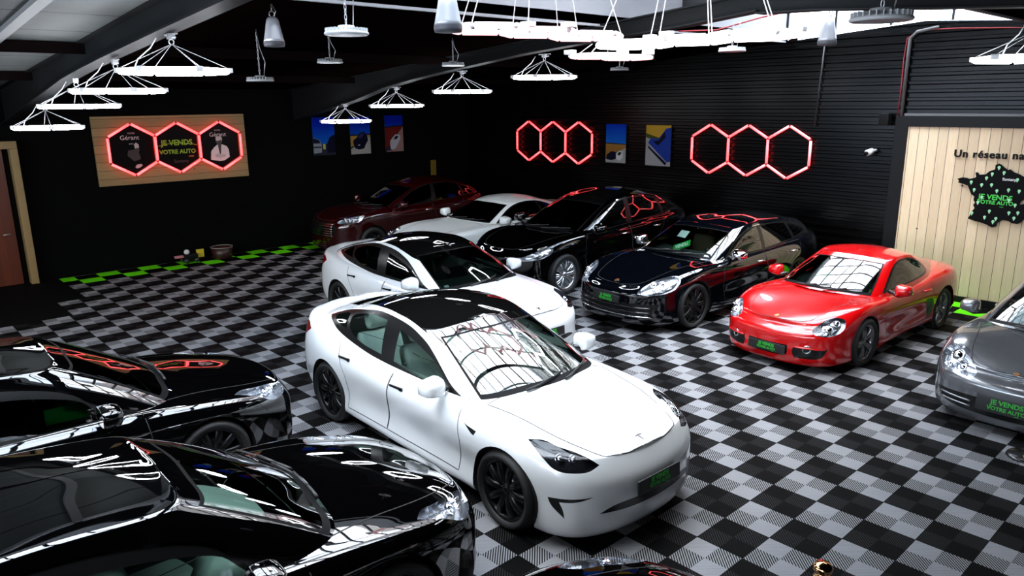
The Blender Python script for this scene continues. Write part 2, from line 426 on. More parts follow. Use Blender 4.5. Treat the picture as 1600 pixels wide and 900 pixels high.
class Skin:
    """half of a symmetric surface (y >= 0) from a control net [level][around] of points"""
    def __init__(s, net, U, V, beta=.75):
        net = np.array(net, float); s.net = net; M, N, _ = net.shape; s.beta = beta
        s.U = np.array(U); s.V = np.array(V); nu, nv = len(U), len(V)
        P = s.ev(s.U, s.V)
        s.P = P
        V3 = P.reshape(-1, 3); idx = np.arange(nv * nu).reshape(nv, nu)
        a, b, c, d = idx[:-1, :-1].ravel(), idx[:-1, 1:].ravel(), idx[1:, 1:].ravel(), idx[1:, :-1].ravel()
        Q = np.stack([a, b, c, d], 1)
        nrm = np.zeros_like(V3)
        fn = np.cross(V3[c] - V3[a], V3[d] - V3[b])
        for k in (a, b, c, d): np.add.at(nrm, k, fn)
        mid = V3[Q].mean(1)
        # outward orientation: away from the middle of the shell
        out = ((mid - np.array([V3[:, 0].mean(), 0, .55])) * fn).sum()
        if out < 0: Q = Q[:, ::-1]; nrm = -nrm
        nrm[np.abs(V3[:, 1]) < 1e-6, 1] = 0
        s.nrm = nrm / np.maximum(np.linalg.norm(nrm, axis=1, keepdims=True), 1e-12)
        s.uv = np.stack([np.tile((s.U[:-1] + s.U[1:]) / 2, nv - 1), np.repeat((s.V[:-1] + s.V[1:]) / 2, nu - 1)], 1)
        ok = np.linalg.norm(fn, axis=1) > 1e-10
        s.V3 = V3; s.Q = Q[ok]; s.uv = s.uv[ok]
        T = np.concatenate([s.Q[:, [0, 1, 2]], s.Q[:, [0, 2, 3]]]); s.T = T
        s.bvh = BVHTree.FromPolygons([tuple(p) for p in V3], [tuple(t) for t in T])
        s.bm = bm = bmesh.new()
        s.tl = bm.faces.layers.int.new('tag'); s.ul = bm.faces.layers.float_vector.new('uv')
        s.vl = bm.verts.layers.int.new('src')
        vv = [bm.verts.new(p) for p in V3]
        for i, v in enumerate(vv): v[s.vl] = i + 1
        for q, uvm in zip(s.Q, s.uv):
            q = list(dict.fromkeys(q))
            try: f = bm.faces.new([vv[i] for i in q]); f[s.ul] = (*uvm, 0)
            except ValueError: pass
        bm.normal_update()
    def ev(s, U, V):
        net = s.net; M, N, _ = net.shape
        Ue, Uo = (sp_matrix(N, U, 'sym', 'sym', o, s.beta) for o in (0, 1))
        Ve, Vo = (sp_matrix(M, V, 'nat', 'sym', o, s.beta) for o in (0, 1))
        x = Ve @ net[:, :, 0] @ Ue.T; z = Ve @ net[:, :, 2] @ Ue.T; y = Vo @ net[:, :, 1] @ Uo.T
        return np.stack([x, np.maximum(y, 0), z], 2)
    def at(s, u, v): return Vector(s.ev([u], [v])[0, 0])
    def normal_at(s, p):
        co, n, i, d = s.bvh.find_nearest(p)
        if i is None: return Vector((0, 0, 1))
        a, b, c = s.T[i]; A, B, C = (Vector(s.V3[k]) for k in (a, b, c))
        v0, v1, v2 = B - A, C - A, co - A
        d00, d01, d11, d20, d21 = v0.dot(v0), v0.dot(v1), v1.dot(v1), v2.dot(v0), v2.dot(v1)
        den = d00 * d11 - d01 * d01
        if abs(den) < 1e-16: return n
        w1 = (d11 * d20 - d01 * d21) / den; w2 = (d00 * d21 - d01 * d20) / den
        r = s.nrm[a] * (1 - w1 - w2) + s.nrm[b] * w1 + s.nrm[c] * w2
        return Vector(r).normalized()
    def project(s, p, axis):
        axis = Vector(axis).normalized()
        co, n, i, d = s.bvh.ray_cast(Vector(p) + axis * 3, -axis)
        return (co, s.normal_at(co)) if co else (None, None)
    def mark(s, t, fn):
        for f in s.bm.faces:
            if fn(f.calc_center_median(), f[s.ul], f.normal, f[s.tl]): f[s.tl] = t
    def cut(s, t, poly, axis, src=None, facing=.05, depth=9., cond=None):
        """trim the skin along a closed outline seen along axis; faces inside get tag t"""
        bm = s.bm; axis = Vector(axis).normalized()
        e1 = axis.orthogonal().normalized(); e2 = axis.cross(e1)
        P = [Vector(p) for p in poly]; q = [(p.dot(e1), p.dot(e2)) for p in P]
        dm = sum(p.dot(axis) for p in P) / len(P)
        lo = (min(a for a, b in q) - .01, min(b for a, b in q) - .01); hi = (max(a for a, b in q) + .01, max(b for a, b in q) + .01)
        def box2(f):
            A = [(v.co.dot(e1), v.co.dot(e2)) for v in f.verts]
            return min(a for a, b in A), min(b for a, b in A), max(a for a, b in A), max(b for a, b in A)
        cand = set()
        for f in bm.faces:
            if src is not None and f[s.tl] not in src: continue
            if f.normal.dot(axis) < facing: continue
            c = f.calc_center_median()
            if abs(c.dot(axis) - dm) > depth: continue
            if cond and not cond(c): continue
            b = box2(f)
            if b[2] < lo[0] or b[3] < lo[1] or b[0] > hi[0] or b[1] > hi[1]: continue
            cand.add(f)
        n = len(q)
        for i in range(n):
            a, b = q[i], q[(i + 1) % n]
            dx, dy = b[0] - a[0], b[1] - a[1]; L = math.hypot(dx, dy)
            if L < 1e-6: continue
            no = e1 * (dy / L) + e2 * (-dx / L)
            x0, x1, y0, y1 = min(a[0], b[0]) - 1e-4, max(a[0], b[0]) + 1e-4, min(a[1], b[1]) - 1e-4, max(a[1], b[1]) + 1e-4
            fs = []
            for f in cand:
                g = box2(f)
                if g[2] < x0 or g[3] < y0 or g[0] > x1 or g[1] > y1: continue
                sd = [((v.co.dot(e1) - a[0]) * dy - (v.co.dot(e2) - a[1]) * dx) / L for v in f.verts]
                if min(sd) < -1e-5 and max(sd) > 1e-5: fs.append(f)
            if not fs: continue
            geom = list({e for f in fs for e in f.edges} | {v for f in fs for v in f.verts}) + fs
            r = bmesh.ops.bisect_plane(bm, geom=geom, plane_co=e1 * a[0] + e2 * a[1], plane_no=no, dist=1e-6)
            cand |= {g for g in r['geom'] if isinstance(g, bmesh.types.BMFace)}
            cand = {f for f in cand if f.is_valid}
        for f in cand:
            c = f.calc_center_median(); x, y = c.dot(e1), c.dot(e2); ins = False
            for i in range(n):
                (xa, ya), (xb, yb) = q[i], q[(i + 1) % n]
                if (ya > y) != (yb > y) and x < (xb - xa) * (y - ya) / (yb - ya) + xa: ins = not ins
            if ins: f[s.tl] = t
    def part(s, t, keep=None):
        """verts, faces, normals of the faces tagged t"""
        ix = {}; vs = []; fs = []; ns = []
        for f in s.bm.faces:
            if f[s.tl] != t: continue
            if keep and not keep(f): continue
            g = []
            for v in f.verts:
                if v not in ix:
                    ix[v] = len(vs); vs.append(v.co.copy())
                    k = v[s.vl]
                    on = k and (Vector(s.V3[k - 1]) - v.co).length < 1e-6
                    ns.append(Vector(s.nrm[k - 1]) if on else s.normal_at(v.co))
                g.append(ix[v])
            fs.append(g)
        return vs, fs, ns
    def obj(s, t, name, m, parent, sides='sym', keep=None, off=0., inner=None):
        vs, fs, ns = s.part(t, keep)
        if not fs: return []
        vs = [v + n * off for v, n in zip(vs, ns)]
        r = []
        mv = [Vector((v.x, -v.y, v.z)) for v in vs]; mn = [Vector((v.x, -v.y, v.z)) for v in ns]; mf = [f[::-1] for f in fs]
        if sides == 'sym':
            k = len(vs)
            # weld the centre line
            key = {}; remap = list(range(k)); allv = list(vs); alln = list(ns)
            for i, v in enumerate(mv):
                if abs(v.y) < 1e-5: remap[i] = i
                else: remap[i] = len(allv); allv.append(v); alln.append(mn[i])
            r.append(mesh_obj(name, allv, fs + [[remap[i] for i in f] for f in mf], m, parent, True, alln))
        else:
            if 'l' in sides: r.append(mesh_obj(name, vs, fs, m, parent, True, ns))
            if 'r' in sides: r.append(mesh_obj(name, mv, mf, m, parent, True, mn))
        return r
    def strip(s, pts, axis, w=.006, off=.0012, closed=True, sub=.03):
        """a narrow ribbon lying on the skin along a projected outline (shut lines, trims)"""
        P = [Vector(p) for p in pts]; path = []
        n = len(P)
        for i in range(n if closed else n - 1):
            a, b = P[i], P[(i + 1) % n]; k = max(1, int((b - a).length / sub))
            for j in range(k): path.append(a.lerp(b, j / k))
        if not closed: path.append(P[-1])
        hit = [s.project(p, axis) for p in path]
        vs = []; fs = []; runs = []
        N = len(path)
        ok = [h[0] is not None for h in hit]
        for i in range(N):
            if not ok[i]: vs += [Vector(), Vector()]; continue
            j = i
            a = hit[(i - 1) % N][0] if (closed or i > 0) and ok[(i - 1) % N] else hit[i][0]
            b = hit[(i + 1) % N][0] if (closed or i < N - 1) and ok[(i + 1) % N] else hit[i][0]
            d = b - a
            if d.length < 1e-7: d = Vector((1, 0, 0))
            sd = d.cross(hit[i][1]).normalized()
            c = hit[i][0] + hit[i][1] * off
            vs += [c - sd * w / 2, c + sd * w / 2]
        for i in range(N if closed else N - 1):
            j = (i + 1) % N
            if ok[i] and ok[j] and (hit[i][0] - hit[j][0]).length < .15: fs.append((2 * i, 2 * i + 1, 2 * j + 1, 2 * j))
        return vs, fs
    def free(s): s.bm.free()

def lr(vs, fs):
    return (vs, fs), ([Vector((v.x, -v.y, v.z)) for v in vs], [tuple(f[::-1]) for f in fs])
def both(vs, fs):
    k = len(vs)
    return list(vs) + [Vector((v.x, -v.y, v.z)) for v in vs], list(fs) + [tuple(i + k for i in f[::-1]) for f in fs]
def smooth_poly(pts, n=6, closed=True):
    """round a closed outline by Catmull-Rom; doubled points stay corners"""
    P = [Vector(p) for p in pts]; N = len(P); r = []
    for i in range(N if closed else N - 1):
        p0, p1, p2, p3 = P[i - 1] if closed or i else P[i], P[i], P[(i + 1) % N], P[(i + 2) % N] if closed or i < N - 2 else P[(i + 1) % N]
        if (p1 - p2).length < 1e-6: continue
        m1 = (p2 - p0) * .5 if (p0 - p1).length > 1e-6 else (p2 - p1) * .5
        m2 = (p3 - p1) * .5 if (p3 - p2).length > 1e-6 else (p2 - p1) * .5
        for k in range(n):
            t = k / n
            r.append(p1 * (2 * t ** 3 - 3 * t * t + 1) + m1 * (t ** 3 - 2 * t * t + t) + p2 * (-2 * t ** 3 + 3 * t * t) + m2 * (t ** 3 - t * t))
    if not closed: r.append(P[-1])
    return r
def fx(tab):
    """smooth function of x from a table of (x, value)"""
    tab = sorted(tab); X = [a for a, b in tab]; Y = [b for a, b in tab]
    n = len(X); D = [(Y[i + 1] - Y[i]) / (X[i + 1] - X[i]) for i in range(n - 1)]
    Mm = [D[0]] + [0 if D[i - 1] * D[i] <= 0 else 2 * D[i - 1] * D[i] / (D[i - 1] + D[i]) for i in range(1, n - 1)] + [D[-1]]
    def f(x):
        if x <= X[0]: return Y[0]
        if x >= X[-1]: return Y[-1]
        i = max(j for j in range(n - 1) if X[j] <= x); h = X[i + 1] - X[i]; t = (x - X[i]) / h
        return Y[i] * (2 * t ** 3 - 3 * t * t + 1) + h * Mm[i] * (t ** 3 - 2 * t * t + t) + Y[i + 1] * (-2 * t ** 3 + 3 * t * t) + h * Mm[i + 1] * (t ** 3 - t * t)
    return f

def make_wheel(parent, loc, side, R, Rr, w, style, mt):
    """wheel centred at loc; side=+1 faces +y. tire, rim (spokes), brake_disc, caliper"""
    wh = bpy.data.objects.new('wheel', None); COL.objects.link(wh); wh.parent = parent; wh.location = loc
    if side < 0: wh.rotation_euler = (0, 0, PI)
    h = w / 2
    m = MB(); m.lathe([(Rr - .012, h - .035), (Rr, h - .012), (Rr + .02, h), (Rr + (R - Rr) * .55, h + .008), (R - .02, h - .012), (R - .004, h - .03), (R, h - .055),
                       (R, -h + .05), (R - .01, -h + .02), (Rr + .02, -h), (Rr - .01, -h + .03)], 56, axis='y')
    # tread grooves
    for gy in (-.06, -.02, .02, .06): m.lathe([(R + .0005, gy - .006), (R + .0005, gy + .006)], 56, axis='y')
    m.build('tire', mt['rubber'], wh)
    m = MB(); rm = mt[{'black': 'rim', 'silver': 'rim_silver', 'grey': 'rim_grey'}[style[0]]]
    lip = h - .018
    m.lathe([(Rr - .012, -h + .03), (Rr - .03, -h + .05), (Rr - .045, 0), (Rr - .035, lip - .03), (Rr - .022, lip - .008), (Rr - .002, lip), (Rr + .004, lip - .01)], 56, axis='y')
    kind, ns, tw = style
    hub = .052
    for k in range(ns):
        for dd in ((-1, 1) if tw > 0 else (0,)):
            a0 = 2 * PI * k / ns + dd * .10; a1 = 2 * PI * k / ns + dd * tw
            vs = []; fs = []
            for i in range(7):
                t = i / 6; r = hub * .8 + (Rr - .03 - hub * .8) * t; a = a0 + (a1 - a0) * t
                wd = (.020 + .006 * (1 - t) + .010 * t * t) * (1.25 if tw <= 0 else .85)
                yc = lip - .012 - .020 * (1 - t) ** 2 + .012 * math.sin(PI * t)
                tx, tz = -math.sin(a), math.cos(a); cx, cz = r * math.cos(a), r * math.sin(a)
                for ww, yy in ((-wd, -.03), (-wd, -.006), (-wd * .35, .004), (wd * .35, .004), (wd, -.006), (wd, -.03)):
                    vs.append((cx + tx * ww, yc + yy, cz + tz * ww))
            for i in range(6):
                for j in range(5): fs.append((i * 6 + j, (i + 1) * 6 + j, (i + 1) * 6 + j + 1, i * 6 + j + 1))
            m.add(vs, fs, True)
    m.lathe([(.0001, lip - .012), (.03, lip - .013), (.034, lip - .02), (.06, lip - .03), (.066, lip - .05), (.07, lip - .09)], 28, axis='y')
    for k in range(5):
        a = 2 * PI * k / 5 + .3; m.lathe([(.0001, .002), (.008, .001), (.009, -.012)], 8, axis='y', M=Matrix.Translation((.046 * math.cos(a), lip - .022, .046 * math.sin(a))))
    rim = m.build('rim', rm, wh)
    m = MB(); m.lathe([(.07, -.012), (Rr * .76, -.012), (Rr * .76, .012), (.07, .012)], 40, axis='y'); m.lathe([(.0001, .03), (.075, .03), (.08, .0)], 24, axis='y')
    m.build('brake_disc', mt['steel'], wh)
    m = MB(); vs = []; n = 8
    for i in range(n + 1):
        a = PI * .5 + (-.5 + i / n) * 1.0 - .9
        for rr, yy in ((Rr * .55, -.03), (Rr * .82, -.03), (Rr * .82, .035), (Rr * .55, .035)):
            vs.append((rr * math.cos(a), yy, rr * math.sin(a)))
    fs = [(i * 4 + j, i * 4 + (j + 1) % 4, i * 4 + 4 + (j + 1) % 4, i * 4 + 4 + j) for i in range(n) for j in range(4)] + [(3, 2, 1, 0), tuple(n * 4 + j for j in range(4))]
    m.add(vs, fs); m.build('caliper', mt['caliper'], wh)
    return wh

def make_seat(parent, x, y, z, m, w=.5, back=.62):
    """car seat with bolsters and headrest, facing +x"""
    def slab(mb, prof, w, th):
        # prof: centre line points (x,z); slab with rounded bolsters
        n = len(prof); vs = []; fs = []; K = 9
        for i, (px, pz) in enumerate(prof):
            a = prof[max(0, i - 1)]; b = prof[min(n - 1, i + 1)]
            dx, dz = b[0] - a[0], b[1] - a[1]; L = math.hypot(dx, dz); nx, nz_ = -dz / L, dx / L
            e = math.sin(PI * min(1, max(0, (i + .35) / (n - .3)))) ** .35
            for k in range(K):
                t = -1 + 2 * k / (K - 1); yy = t * w / 2 * (.86 + .14 * e)
                bol = .05 * max(0, abs(t) - .55) / .45 - .05 * max(0, abs(t) - .9) / .1
                vs.append((px + nx * (th * e / 2 + bol), yy, pz + nz_ * (th * e / 2 + bol)))
            for k in range(K):
                t = 1 - 2 * k / (K - 1); vs.append((px - nx * th * e / 2, t * w / 2 * (.86 + .14 * e), pz - nz_ * th * e / 2))
        q = 2 * K
        for i in range(n - 1):
            for k in range(q): fs.append((i * q + k, i * q + (k + 1) % q, (i + 1) * q + (k + 1) % q, (i + 1) * q + k))
        fs.append(tuple(range(q - 1, -1, -1))); fs.append(tuple((n - 1) * q + k for k in range(q)))
        mb.add(vs, fs, True, Matrix.Translation((x, y, z)))
    mb = MB()
    slab(mb, [(.28, -.01), (.25, .02), (.12, .03), (-.06, .02), (-.2, 0), (-.24, -.02)], w, .14)
    slab(mb, [(-.2, .02), (-.24, .12), (-.29, .3), (-.34, .46), (-.38, back - .04), (-.385, back)], w * .96, .12)
    slab(mb, [(-.375, back + .03), (-.38, back + .08), (-.40, back + .16), (-.41, back + .2)], w * .5, .1)
    return mb.build('seat', m, parent)

def car_mats(spec):
    p = spec['paint']; nm = spec['key']
    d = dict(
        paint=mat('paint_' + nm, p[0], p[1], spec.get('metal', 0.), coat=spec.get('coat', 1.), spec=.5),
        rubber=mat('tire_rubber', (.008, .008, .008), .6), rim=mat('rim_black', (.012, .012, .013), .22, .6), rim_silver=mat('rim_silver', (.62, .63, .65), .22, .9), rim_grey=mat('rim_grey', (.20, .20, .21), .25, .8),
        steel=mat('brake_steel', (.25, .25, .26), .35, .9), caliper=mat('caliper_' + spec.get('cal', 'black'), {'red': (.5, .01, .01), 'black': (.01, .01, .01)}[spec.get('cal', 'black')], .35),
        trim=mat('black_trim', (.006, .006, .006), .25), plastic=mat('black_plastic', (.01, .01, .01), .5), gap=mat('shut_line', (.004, .004, .004), .8),
        chrome=mat('chrome', (.85, .86, .88), .06, 1.), well=mat('wheel_well', (.004, .004, .004), .9),
        int=mat('interior_' + spec.get('interior', 'dark'), {'dark': (.012, .012, .013), 'white': (.82, .84, .82), 'tan': (.35, .25, .14), 'grey': (.38, .42, .39)}[spec.get('interior', 'dark')], .55),
        dash=mat('dashboard_' + ('grey' if spec.get('interior') == 'grey' else 'black'), (.20, .23, .21) if spec.get('interior') == 'grey' else (.012, .013, .013), .6), lens=glass('lamp_lens', (.95, .97, 1), .6), bucket=mat('lamp_bucket_' + spec.get('bucket', 'black'), (.012, .012, .014) if spec.get('bucket', 'black') == 'black' else (.75, .77, .8), .15, .0 if spec.get('bucket', 'black') == 'black' else .9),
        red=mat('tail_lamp_red', (.22, .004, .006), .08, coat=1.), white=mat('lamp_white', (.8, .82, .85), .2),
    )
    d['glass'] = glass('glass_' + spec.get('tint', 'clear'), {'clear': (.72, .90, .83), 'dark': (.04, .05, .05), 'mid': (.34, .46, .42)}[spec.get('tint', 'clear')], 2.6)
    d['glass_rear'] = glass('glass_' + spec.get('tint_rear', 'dark'), {'clear': (.72, .90, .83), 'dark': (.04, .05, .05), 'mid': (.34, .46, .42)}[spec.get('tint_rear', 'dark')], 2.6)
    return d

def lin(a, b, n):
    return [a + (b - a) * i / n for i in range(n)]

def build_car(spec, root):
    S_ = spec; mt = car_mats(spec)
    plan = S_['plan']; N = len(plan); xf, xr = plan[0][0], plan[-1][0]
    L_ = S_['levels']
    net = []
    xa, xb = S_['axles']
    for lv in L_:
        zf_ = fx(lv['z']); dxf, dxr, ins = lv.get('dxf', 0), lv.get('dxr', 0), fx([(-9, 0), (9, 0)])
        it = lv.get('in', 0.); inf = fx(it) if isinstance(it, list) else (lambda x, it=it: it)
        row = []
        for i, (x, y) in enumerate(plan):
            wf = max(0, (x - xa) / (xf - xa)) ** 1.0; wr = max(0, (xb - x) / (xb - xr)) ** 1.0
            yy = y * (1 - inf(x) / .92)
            row.append((x + dxf * min(1, wf) + dxr * min(1, wr), yy, zf_(x)))
        net.append(row)
    top = net[-1]; zc, zfen = fx(S_['hood_c']), fx(S_['hood_f'])
    xcs = S_.get('xc') or [xf - .03 + (xr + .03 - xf + .03) * (i / (N - 1)) for i in range(N)]
    for t in (.12, .34, .66, 1.0):
        row = []
        for i in range(N):
            x0, y0, z0 = top[i]; xc = xcs[i]
            x = x0 + (xc - x0) * t ** S_.get('fan', 2.6); y = y0 * (1 - t); eta = 1 - t
            zs_ = zc(x) + (zfen(x) - zc(x)) * min(1., y / (.75 * S_['half'])) ** S_.get('fpow', 2.0)
            z = z0 + (zs_ - z0) * (1 - (1 - t) ** 8)
            row.append((x, y, z))
        net.append(row)
    nL = len(L_)
    U = sum([lin(i, i + 1, 10 if (i < 5 or i > N - 6) else 9) for i in range(N - 1)], []) + [N - 1]
    V = sum([lin(i, i + 1, 6) for i in range(nL + 3)], []) + [nL + 3]
    B = Skin(net, U, V, S_.get('beta', .75))
    # cabin
    cb, ct = S_['cab_base'], S_['cab_roof']; K = len(cb); crown = S_.get('crown', .05); bow = S_.get('bow', .02)
    cn = []
    for k, t in enumerate((0, .33, .67, .90, .985)):
        row = []
        for i, (a, b) in enumerate(zip(cb, ct)):
            a, b = Vector(a), Vector(b); p = a.lerp(b, t); o = math.sin(PI * t) * bow
            d = Vector((a.x - S_.get('cab_mid', -.5), a.y * 1.8, 0)); d = d.normalized() if d.length else d
            p += Vector((d.x * o * (1 if abs(d.x) > .7 else .3), d.y * o, o * .5))
            row.append(p)
        cn.append(row)
    xh, xe = ct[0][0], ct[-1][0]
    rc = fx(S_['roof_c'])
    for t in (.025, .12, .5, 1.0):
        row = []
        for i, b in enumerate(ct):
            xc = xh - .04 + (xe + .04 - xh + .04) * (i / (K - 1)) if 'roof_xc' not in S_ else S_['roof_xc'][i]
            x = b[0] + (xc - b[0]) * t; y = b[1] * (1 - t)
            z = b[2] + (rc(x) - b[2]) * (1 - (1 - t) ** 2)
            row.append((x, y, z))
        cn.append(row)
    uA, uC = S_['uA'], S_['uC']
    gap = S_.get('pillar', .16)
    wv0, wv1 = S_.get('ws_v', (.12, 2.93)); rv0, rv1 = S_.get('rw_v', (.25, 2.93))
    def brk(lst, extra): return sorted(set([round(x, 5) for x in lst]) | set(extra))
    U2 = brk(sum([lin(i, i + 1, 10) for i in range(K - 1)], []) + [K - 1], [uA - gap, uA - gap - .07, uC + gap])
    V2 = brk(sum([lin(i, i + 1, 6) for i in range(8)], []) + [8], [wv0, wv0 + .2, wv1 - .14, wv1, rv0, rv1, S_.get('roof_v', 3.6)])
    G = Skin(cn, U2, V2, S_.get('cbeta', .8))
    # ---- cut the cabin: 1 windshield 2 rear window 3 glass roof, 10+ side windows
    G.mark(1, lambda c, uv, n, t: uv[0] < uA - gap and wv0 < uv[1] < wv1)
    G.mark(4, lambda c, uv, n, t: t == 1 and (uv[1] < wv0 + .2 or uv[1] > wv1 - .14 or uv[0] > uA - gap - .07))
    G.mark(2, lambda c, uv, n, t: uv[0] > uC + gap and rv0 < uv[1] < rv1)
    rv = S_.get('roof_v', 3.6)
    if S_.get('glass_roof'):
        x0, x1 = S_['glass_roof']
        G.mark(3, lambda c, uv, n, t: t == 0 and uv[1] > rv and x1 < c.x < x0)
    if S_.get('roof_cut'):
        G.cut(3, [Vector((x, y, 0)) for x, y in S_['roof_cut']], (0, 0, 1), src={0, 2}, facing=.12)
        if 'rear_from' in S_: G.mark(2, lambda c, uv, n, t: t == 3 and c.x < S_['rear_from'])
    side = Vector((0, 1, 0))
    P3 = lambda pts: [Vector((x, 0, z)) for x, z in pts]
    dlo = S_['dlo']
    if dlo:
        band = smooth_poly(P3(dlo), 5)
        G.cut(9, band, side, src={0}, facing=.2)
    for k, w in enumerate(S_['windows']):
        G.cut(10 + k, smooth_poly(P3(w), 4), side, src={0, 9}, facing=.2)
    # ---- cut the body
    wl = S_['wheels']
    R = wl['r']
    arches = []
    for ax, Ra in ((xa, wl.get('af', R + .045)), (xb, wl.get('ar', R + .045))):
        pts = [Vector((ax + Ra * math.cos(a), 0, R + Ra * math.sin(a))) for a in (2 * PI * i / 40 for i in range(40))]
        arches.append((ax, Ra))
        B.cut(99, pts, side, facing=.03, cond=lambda c: c.y > .4)
    # deck under the cabin is open
    foot = [Vector((p[0], p[1] * .93, 0)) for p in G.P[min(3, len(V2) - 1)][::4]]
    foot = foot + [Vector((foot[-1].x, -.02, 0)), Vector((foot[0].x, -.02, 0))]
    B.cut(98, foot, (0, 0, 1), src={0}, facing=.3, cond=lambda c: c.z > .55)
    for t, poly, ax, kw in S_.get('cuts', []):
        B.cut(t, poly, ax, **kw)
    if S_.get('hood_line'):
        B.cut(20, smooth_poly([Vector((x, y, 0)) for x, y in S_['hood_line']], 5), (0, 0, 1), src={0}, facing=.25, cond=lambda c: c.z > .45)
    doors = S_.get('doors', [])
    for k, dr in enumerate(doors):
        B.cut(30 + k, P3(dr), side, src={0}, facing=.2)
    # ---- panels
    P = mt['paint']
    B.obj(0, 'body', P, root); G.obj(0, 'roof', P if not S_.get('roof_mat') else mt[S_['roof_mat']], root)
    if S_.get('hood_line'): B.obj(20, 'hood', P, root)
    dobj = []
    for k in range(len(doors)):
        dobj.append(B.obj(30 + k, 'door', P, root, 'lr'))
    G.obj(1, 'windshield', mt['glass'], root); G.obj(4, 'windshield_seal', mat('windshield_seal', (.003, .003, .0035), .55, spec=.08), root)
    G.obj(2, 'rear_window', mt['glass_rear'], root)
    if S_.get('glass_roof') or S_.get('roof_cut'): G.obj(3, 'glass_roof', mat('roof_glass_black', (.003, .003, .003), .02, coat=1.), root)
    if dlo: G.obj(9, 'window_surround', mt[S_.get('dlo_mat', 'trim')], root, 'lr')
    for k, w in enumerate(S_['windows']):
        G.obj(10 + k, 'side_window', mt['glass_rear'] if k in S_.get('tinted', ()) else mt['glass'], root, 'lr')
    for t, name, m_, sides in S_.get('cut_objs', []):
        B.obj(t, name, mt[m_] if isinstance(m_, str) else m_, root, sides)
    # shut lines
    vs, fs = [], []
    def addstrip(sk, pts, axis, w=.006, closed=True, off=.0012):
        a, b = sk.strip(pts, axis, w, off, closed)
        runs = []
        for q in b:
            if runs and set(runs[-1][-1]) & set(q): runs[-1].append(q)
            else: runs.append([q])
        if len(runs) > 1 and set(runs[-1][-1]) & set(runs[0][0]): runs[0] = runs.pop() + runs[0]
        for r in runs:
            ix = sorted({i for q in r for i in q}); mp_ = {i: k for k, i in enumerate(ix)}
            for q in lr([a[i] for i in ix], [tuple(mp_[i] for i in q) for q in r]): mesh_obj('panel_gap', *q, mt['gap'], root)
    for dr in doors: addstrip(B, P3(dr), side, .008)
    if S_.get('hood_line'): addstrip(B, smooth_poly([Vector((x, y, 0)) for x, y in S_['hood_line']], 5), (0, 0, 1), .009)
    for pts, ax in S_.get('gaps', []): addstrip(B, pts, ax, closed=False)
    # chrome or black trims along lines
    for name, m_, sk, pts, ax, w, closed in S_.get('trims', []):
        a, b = (B if sk == 'B' else G).strip(pts, ax, w, .003, closed)
        for q in lr(a, b): mesh_obj(name, *q, mt[m_], root)
    # windscreen edge band and wipers
    wsb = [G.at(u, wv0) for u in np.linspace(0, uA - gap, 14)]
    # ---- wheel wells, floor, wheels
    y1 = S_['half'] - .02
    for ax, Ra in arches:
        n = 24; A = [PI * (-.12 + 1.24 * i / n) for i in range(n + 1)]
        for sgn in (1, -1):
            m = MB(); v = []; f = []
            for a in A:
                for y in (y1 * .985, y1 - .32): v.append((ax + (Ra + .002) * math.cos(a), sgn * y, R + (Ra + .002) * math.sin(a)))
            f = [(2 * i, 2 * i + 1, 2 * i + 3, 2 * i + 2) for i in range(n)]
            k = len(v); v.append((ax, sgn * (y1 - .32), R)); f += [(2 * i + 1, k, 2 * i + 3) for i in range(n)]
            m.add(v, f, True).build('wheel_arch_liner', mt['well'], root)
    pl = [(x * .96, y * .86) for x, y in plan]; pl = pl + [(x, -y) for x, y in pl[-2:0:-1]]
    MB().prism(pl, S_.get('under', .2), S_.get('under', .2) + .05).build('underbody', mt['well'], root)
    for ax in (xa, xb):
        for sgn in (1, -1):
            rimm = wl['w']
            make_wheel(root, (ax, sgn * (wl['track'] - rimm / 2), R), sgn, R, wl['rim'], rimm, wl['style'], mt)
    # ---- interior
    it = S_.get('seats')
    zfl = S_.get('under', .2) + .08
    fl = [(p.x, p.y * .9) for p in foot[:-2]]; fl = fl + [(x, -y) for x, y in fl[-2:0:-1]]
    MB().prism(fl, zfl, zfl + .02).build('cabin_floor', mt['dash'], root)
    if it:
        for (sx, sy, sz) in it:
            for sg in (1, -1): make_seat(root, sx, sg * sy, sz, mt['int'])
        # dashboard, steering wheel
        dx, dz = S_['dash']
        cw = min(p[1] for p in cb[1:3]) * .0 + S_['half'] * .74
        n = 13; prof = [(.42, -.02), (.30, .03), (.12, .055), (.0, .05), (-.06, .02), (-.075, -.05), (-.05, -.16), (.02, -.35)]
        vs2 = []; fs2 = []
        for i in range(n):
            t = -1 + 2 * i / (n - 1)
            for (a, b) in prof: vs2.append((dx + a - .26 * t * t * (a > -.02) - .05 * t * t, t * cw, dz + b - .03 * t * t))
        q = len(prof)
        fs2 = [(i * q + k, (i + 1) * q + k, (i + 1) * q + k + 1, i * q + k + 1) for i in range(n - 1) for k in range(q - 1)]
        MB().add(vs2, fs2, True).build('dashboard', mt['dash'], root)
        mw = MB(); Ms = Matrix.Translation((dx - .30, .37, dz - .03)) @ Matrix.Rotation(-.42, 4, 'Y')
        mw.tube([(0, .18 * math.cos(a), .18 * math.sin(a)) for a in (2 * PI * i / 28 for i in range(28))], .015, 8, True, M=Ms)
        for a in (PI * .5, PI * 1.17, PI * 1.83): mw.tube([(.03, 0, 0), (.0, .17 * math.cos(a), .17 * math.sin(a))], [.03, .014], 8, M=Ms)
        mw.sphere((.03, 0, 0), .055, 8, (.6, 1, 1), M=Ms); mw.tube([(.03, 0, 0), (.35, 0, -.02)], .03, 8, M=Ms)
        mw.build('steering_wheel', mt['plastic'], root)
        if S_.get('screen'):
            MB().box((-.012, -.19, -.11), (.012, .19, .11), Matrix.Translation((dx - .16, 0, dz + .06)) @ Matrix.Rotation(-.15, 4, 'Y'), .008).build('centre_screen', mat('screen_black', (.005, .005, .006), .08), root)
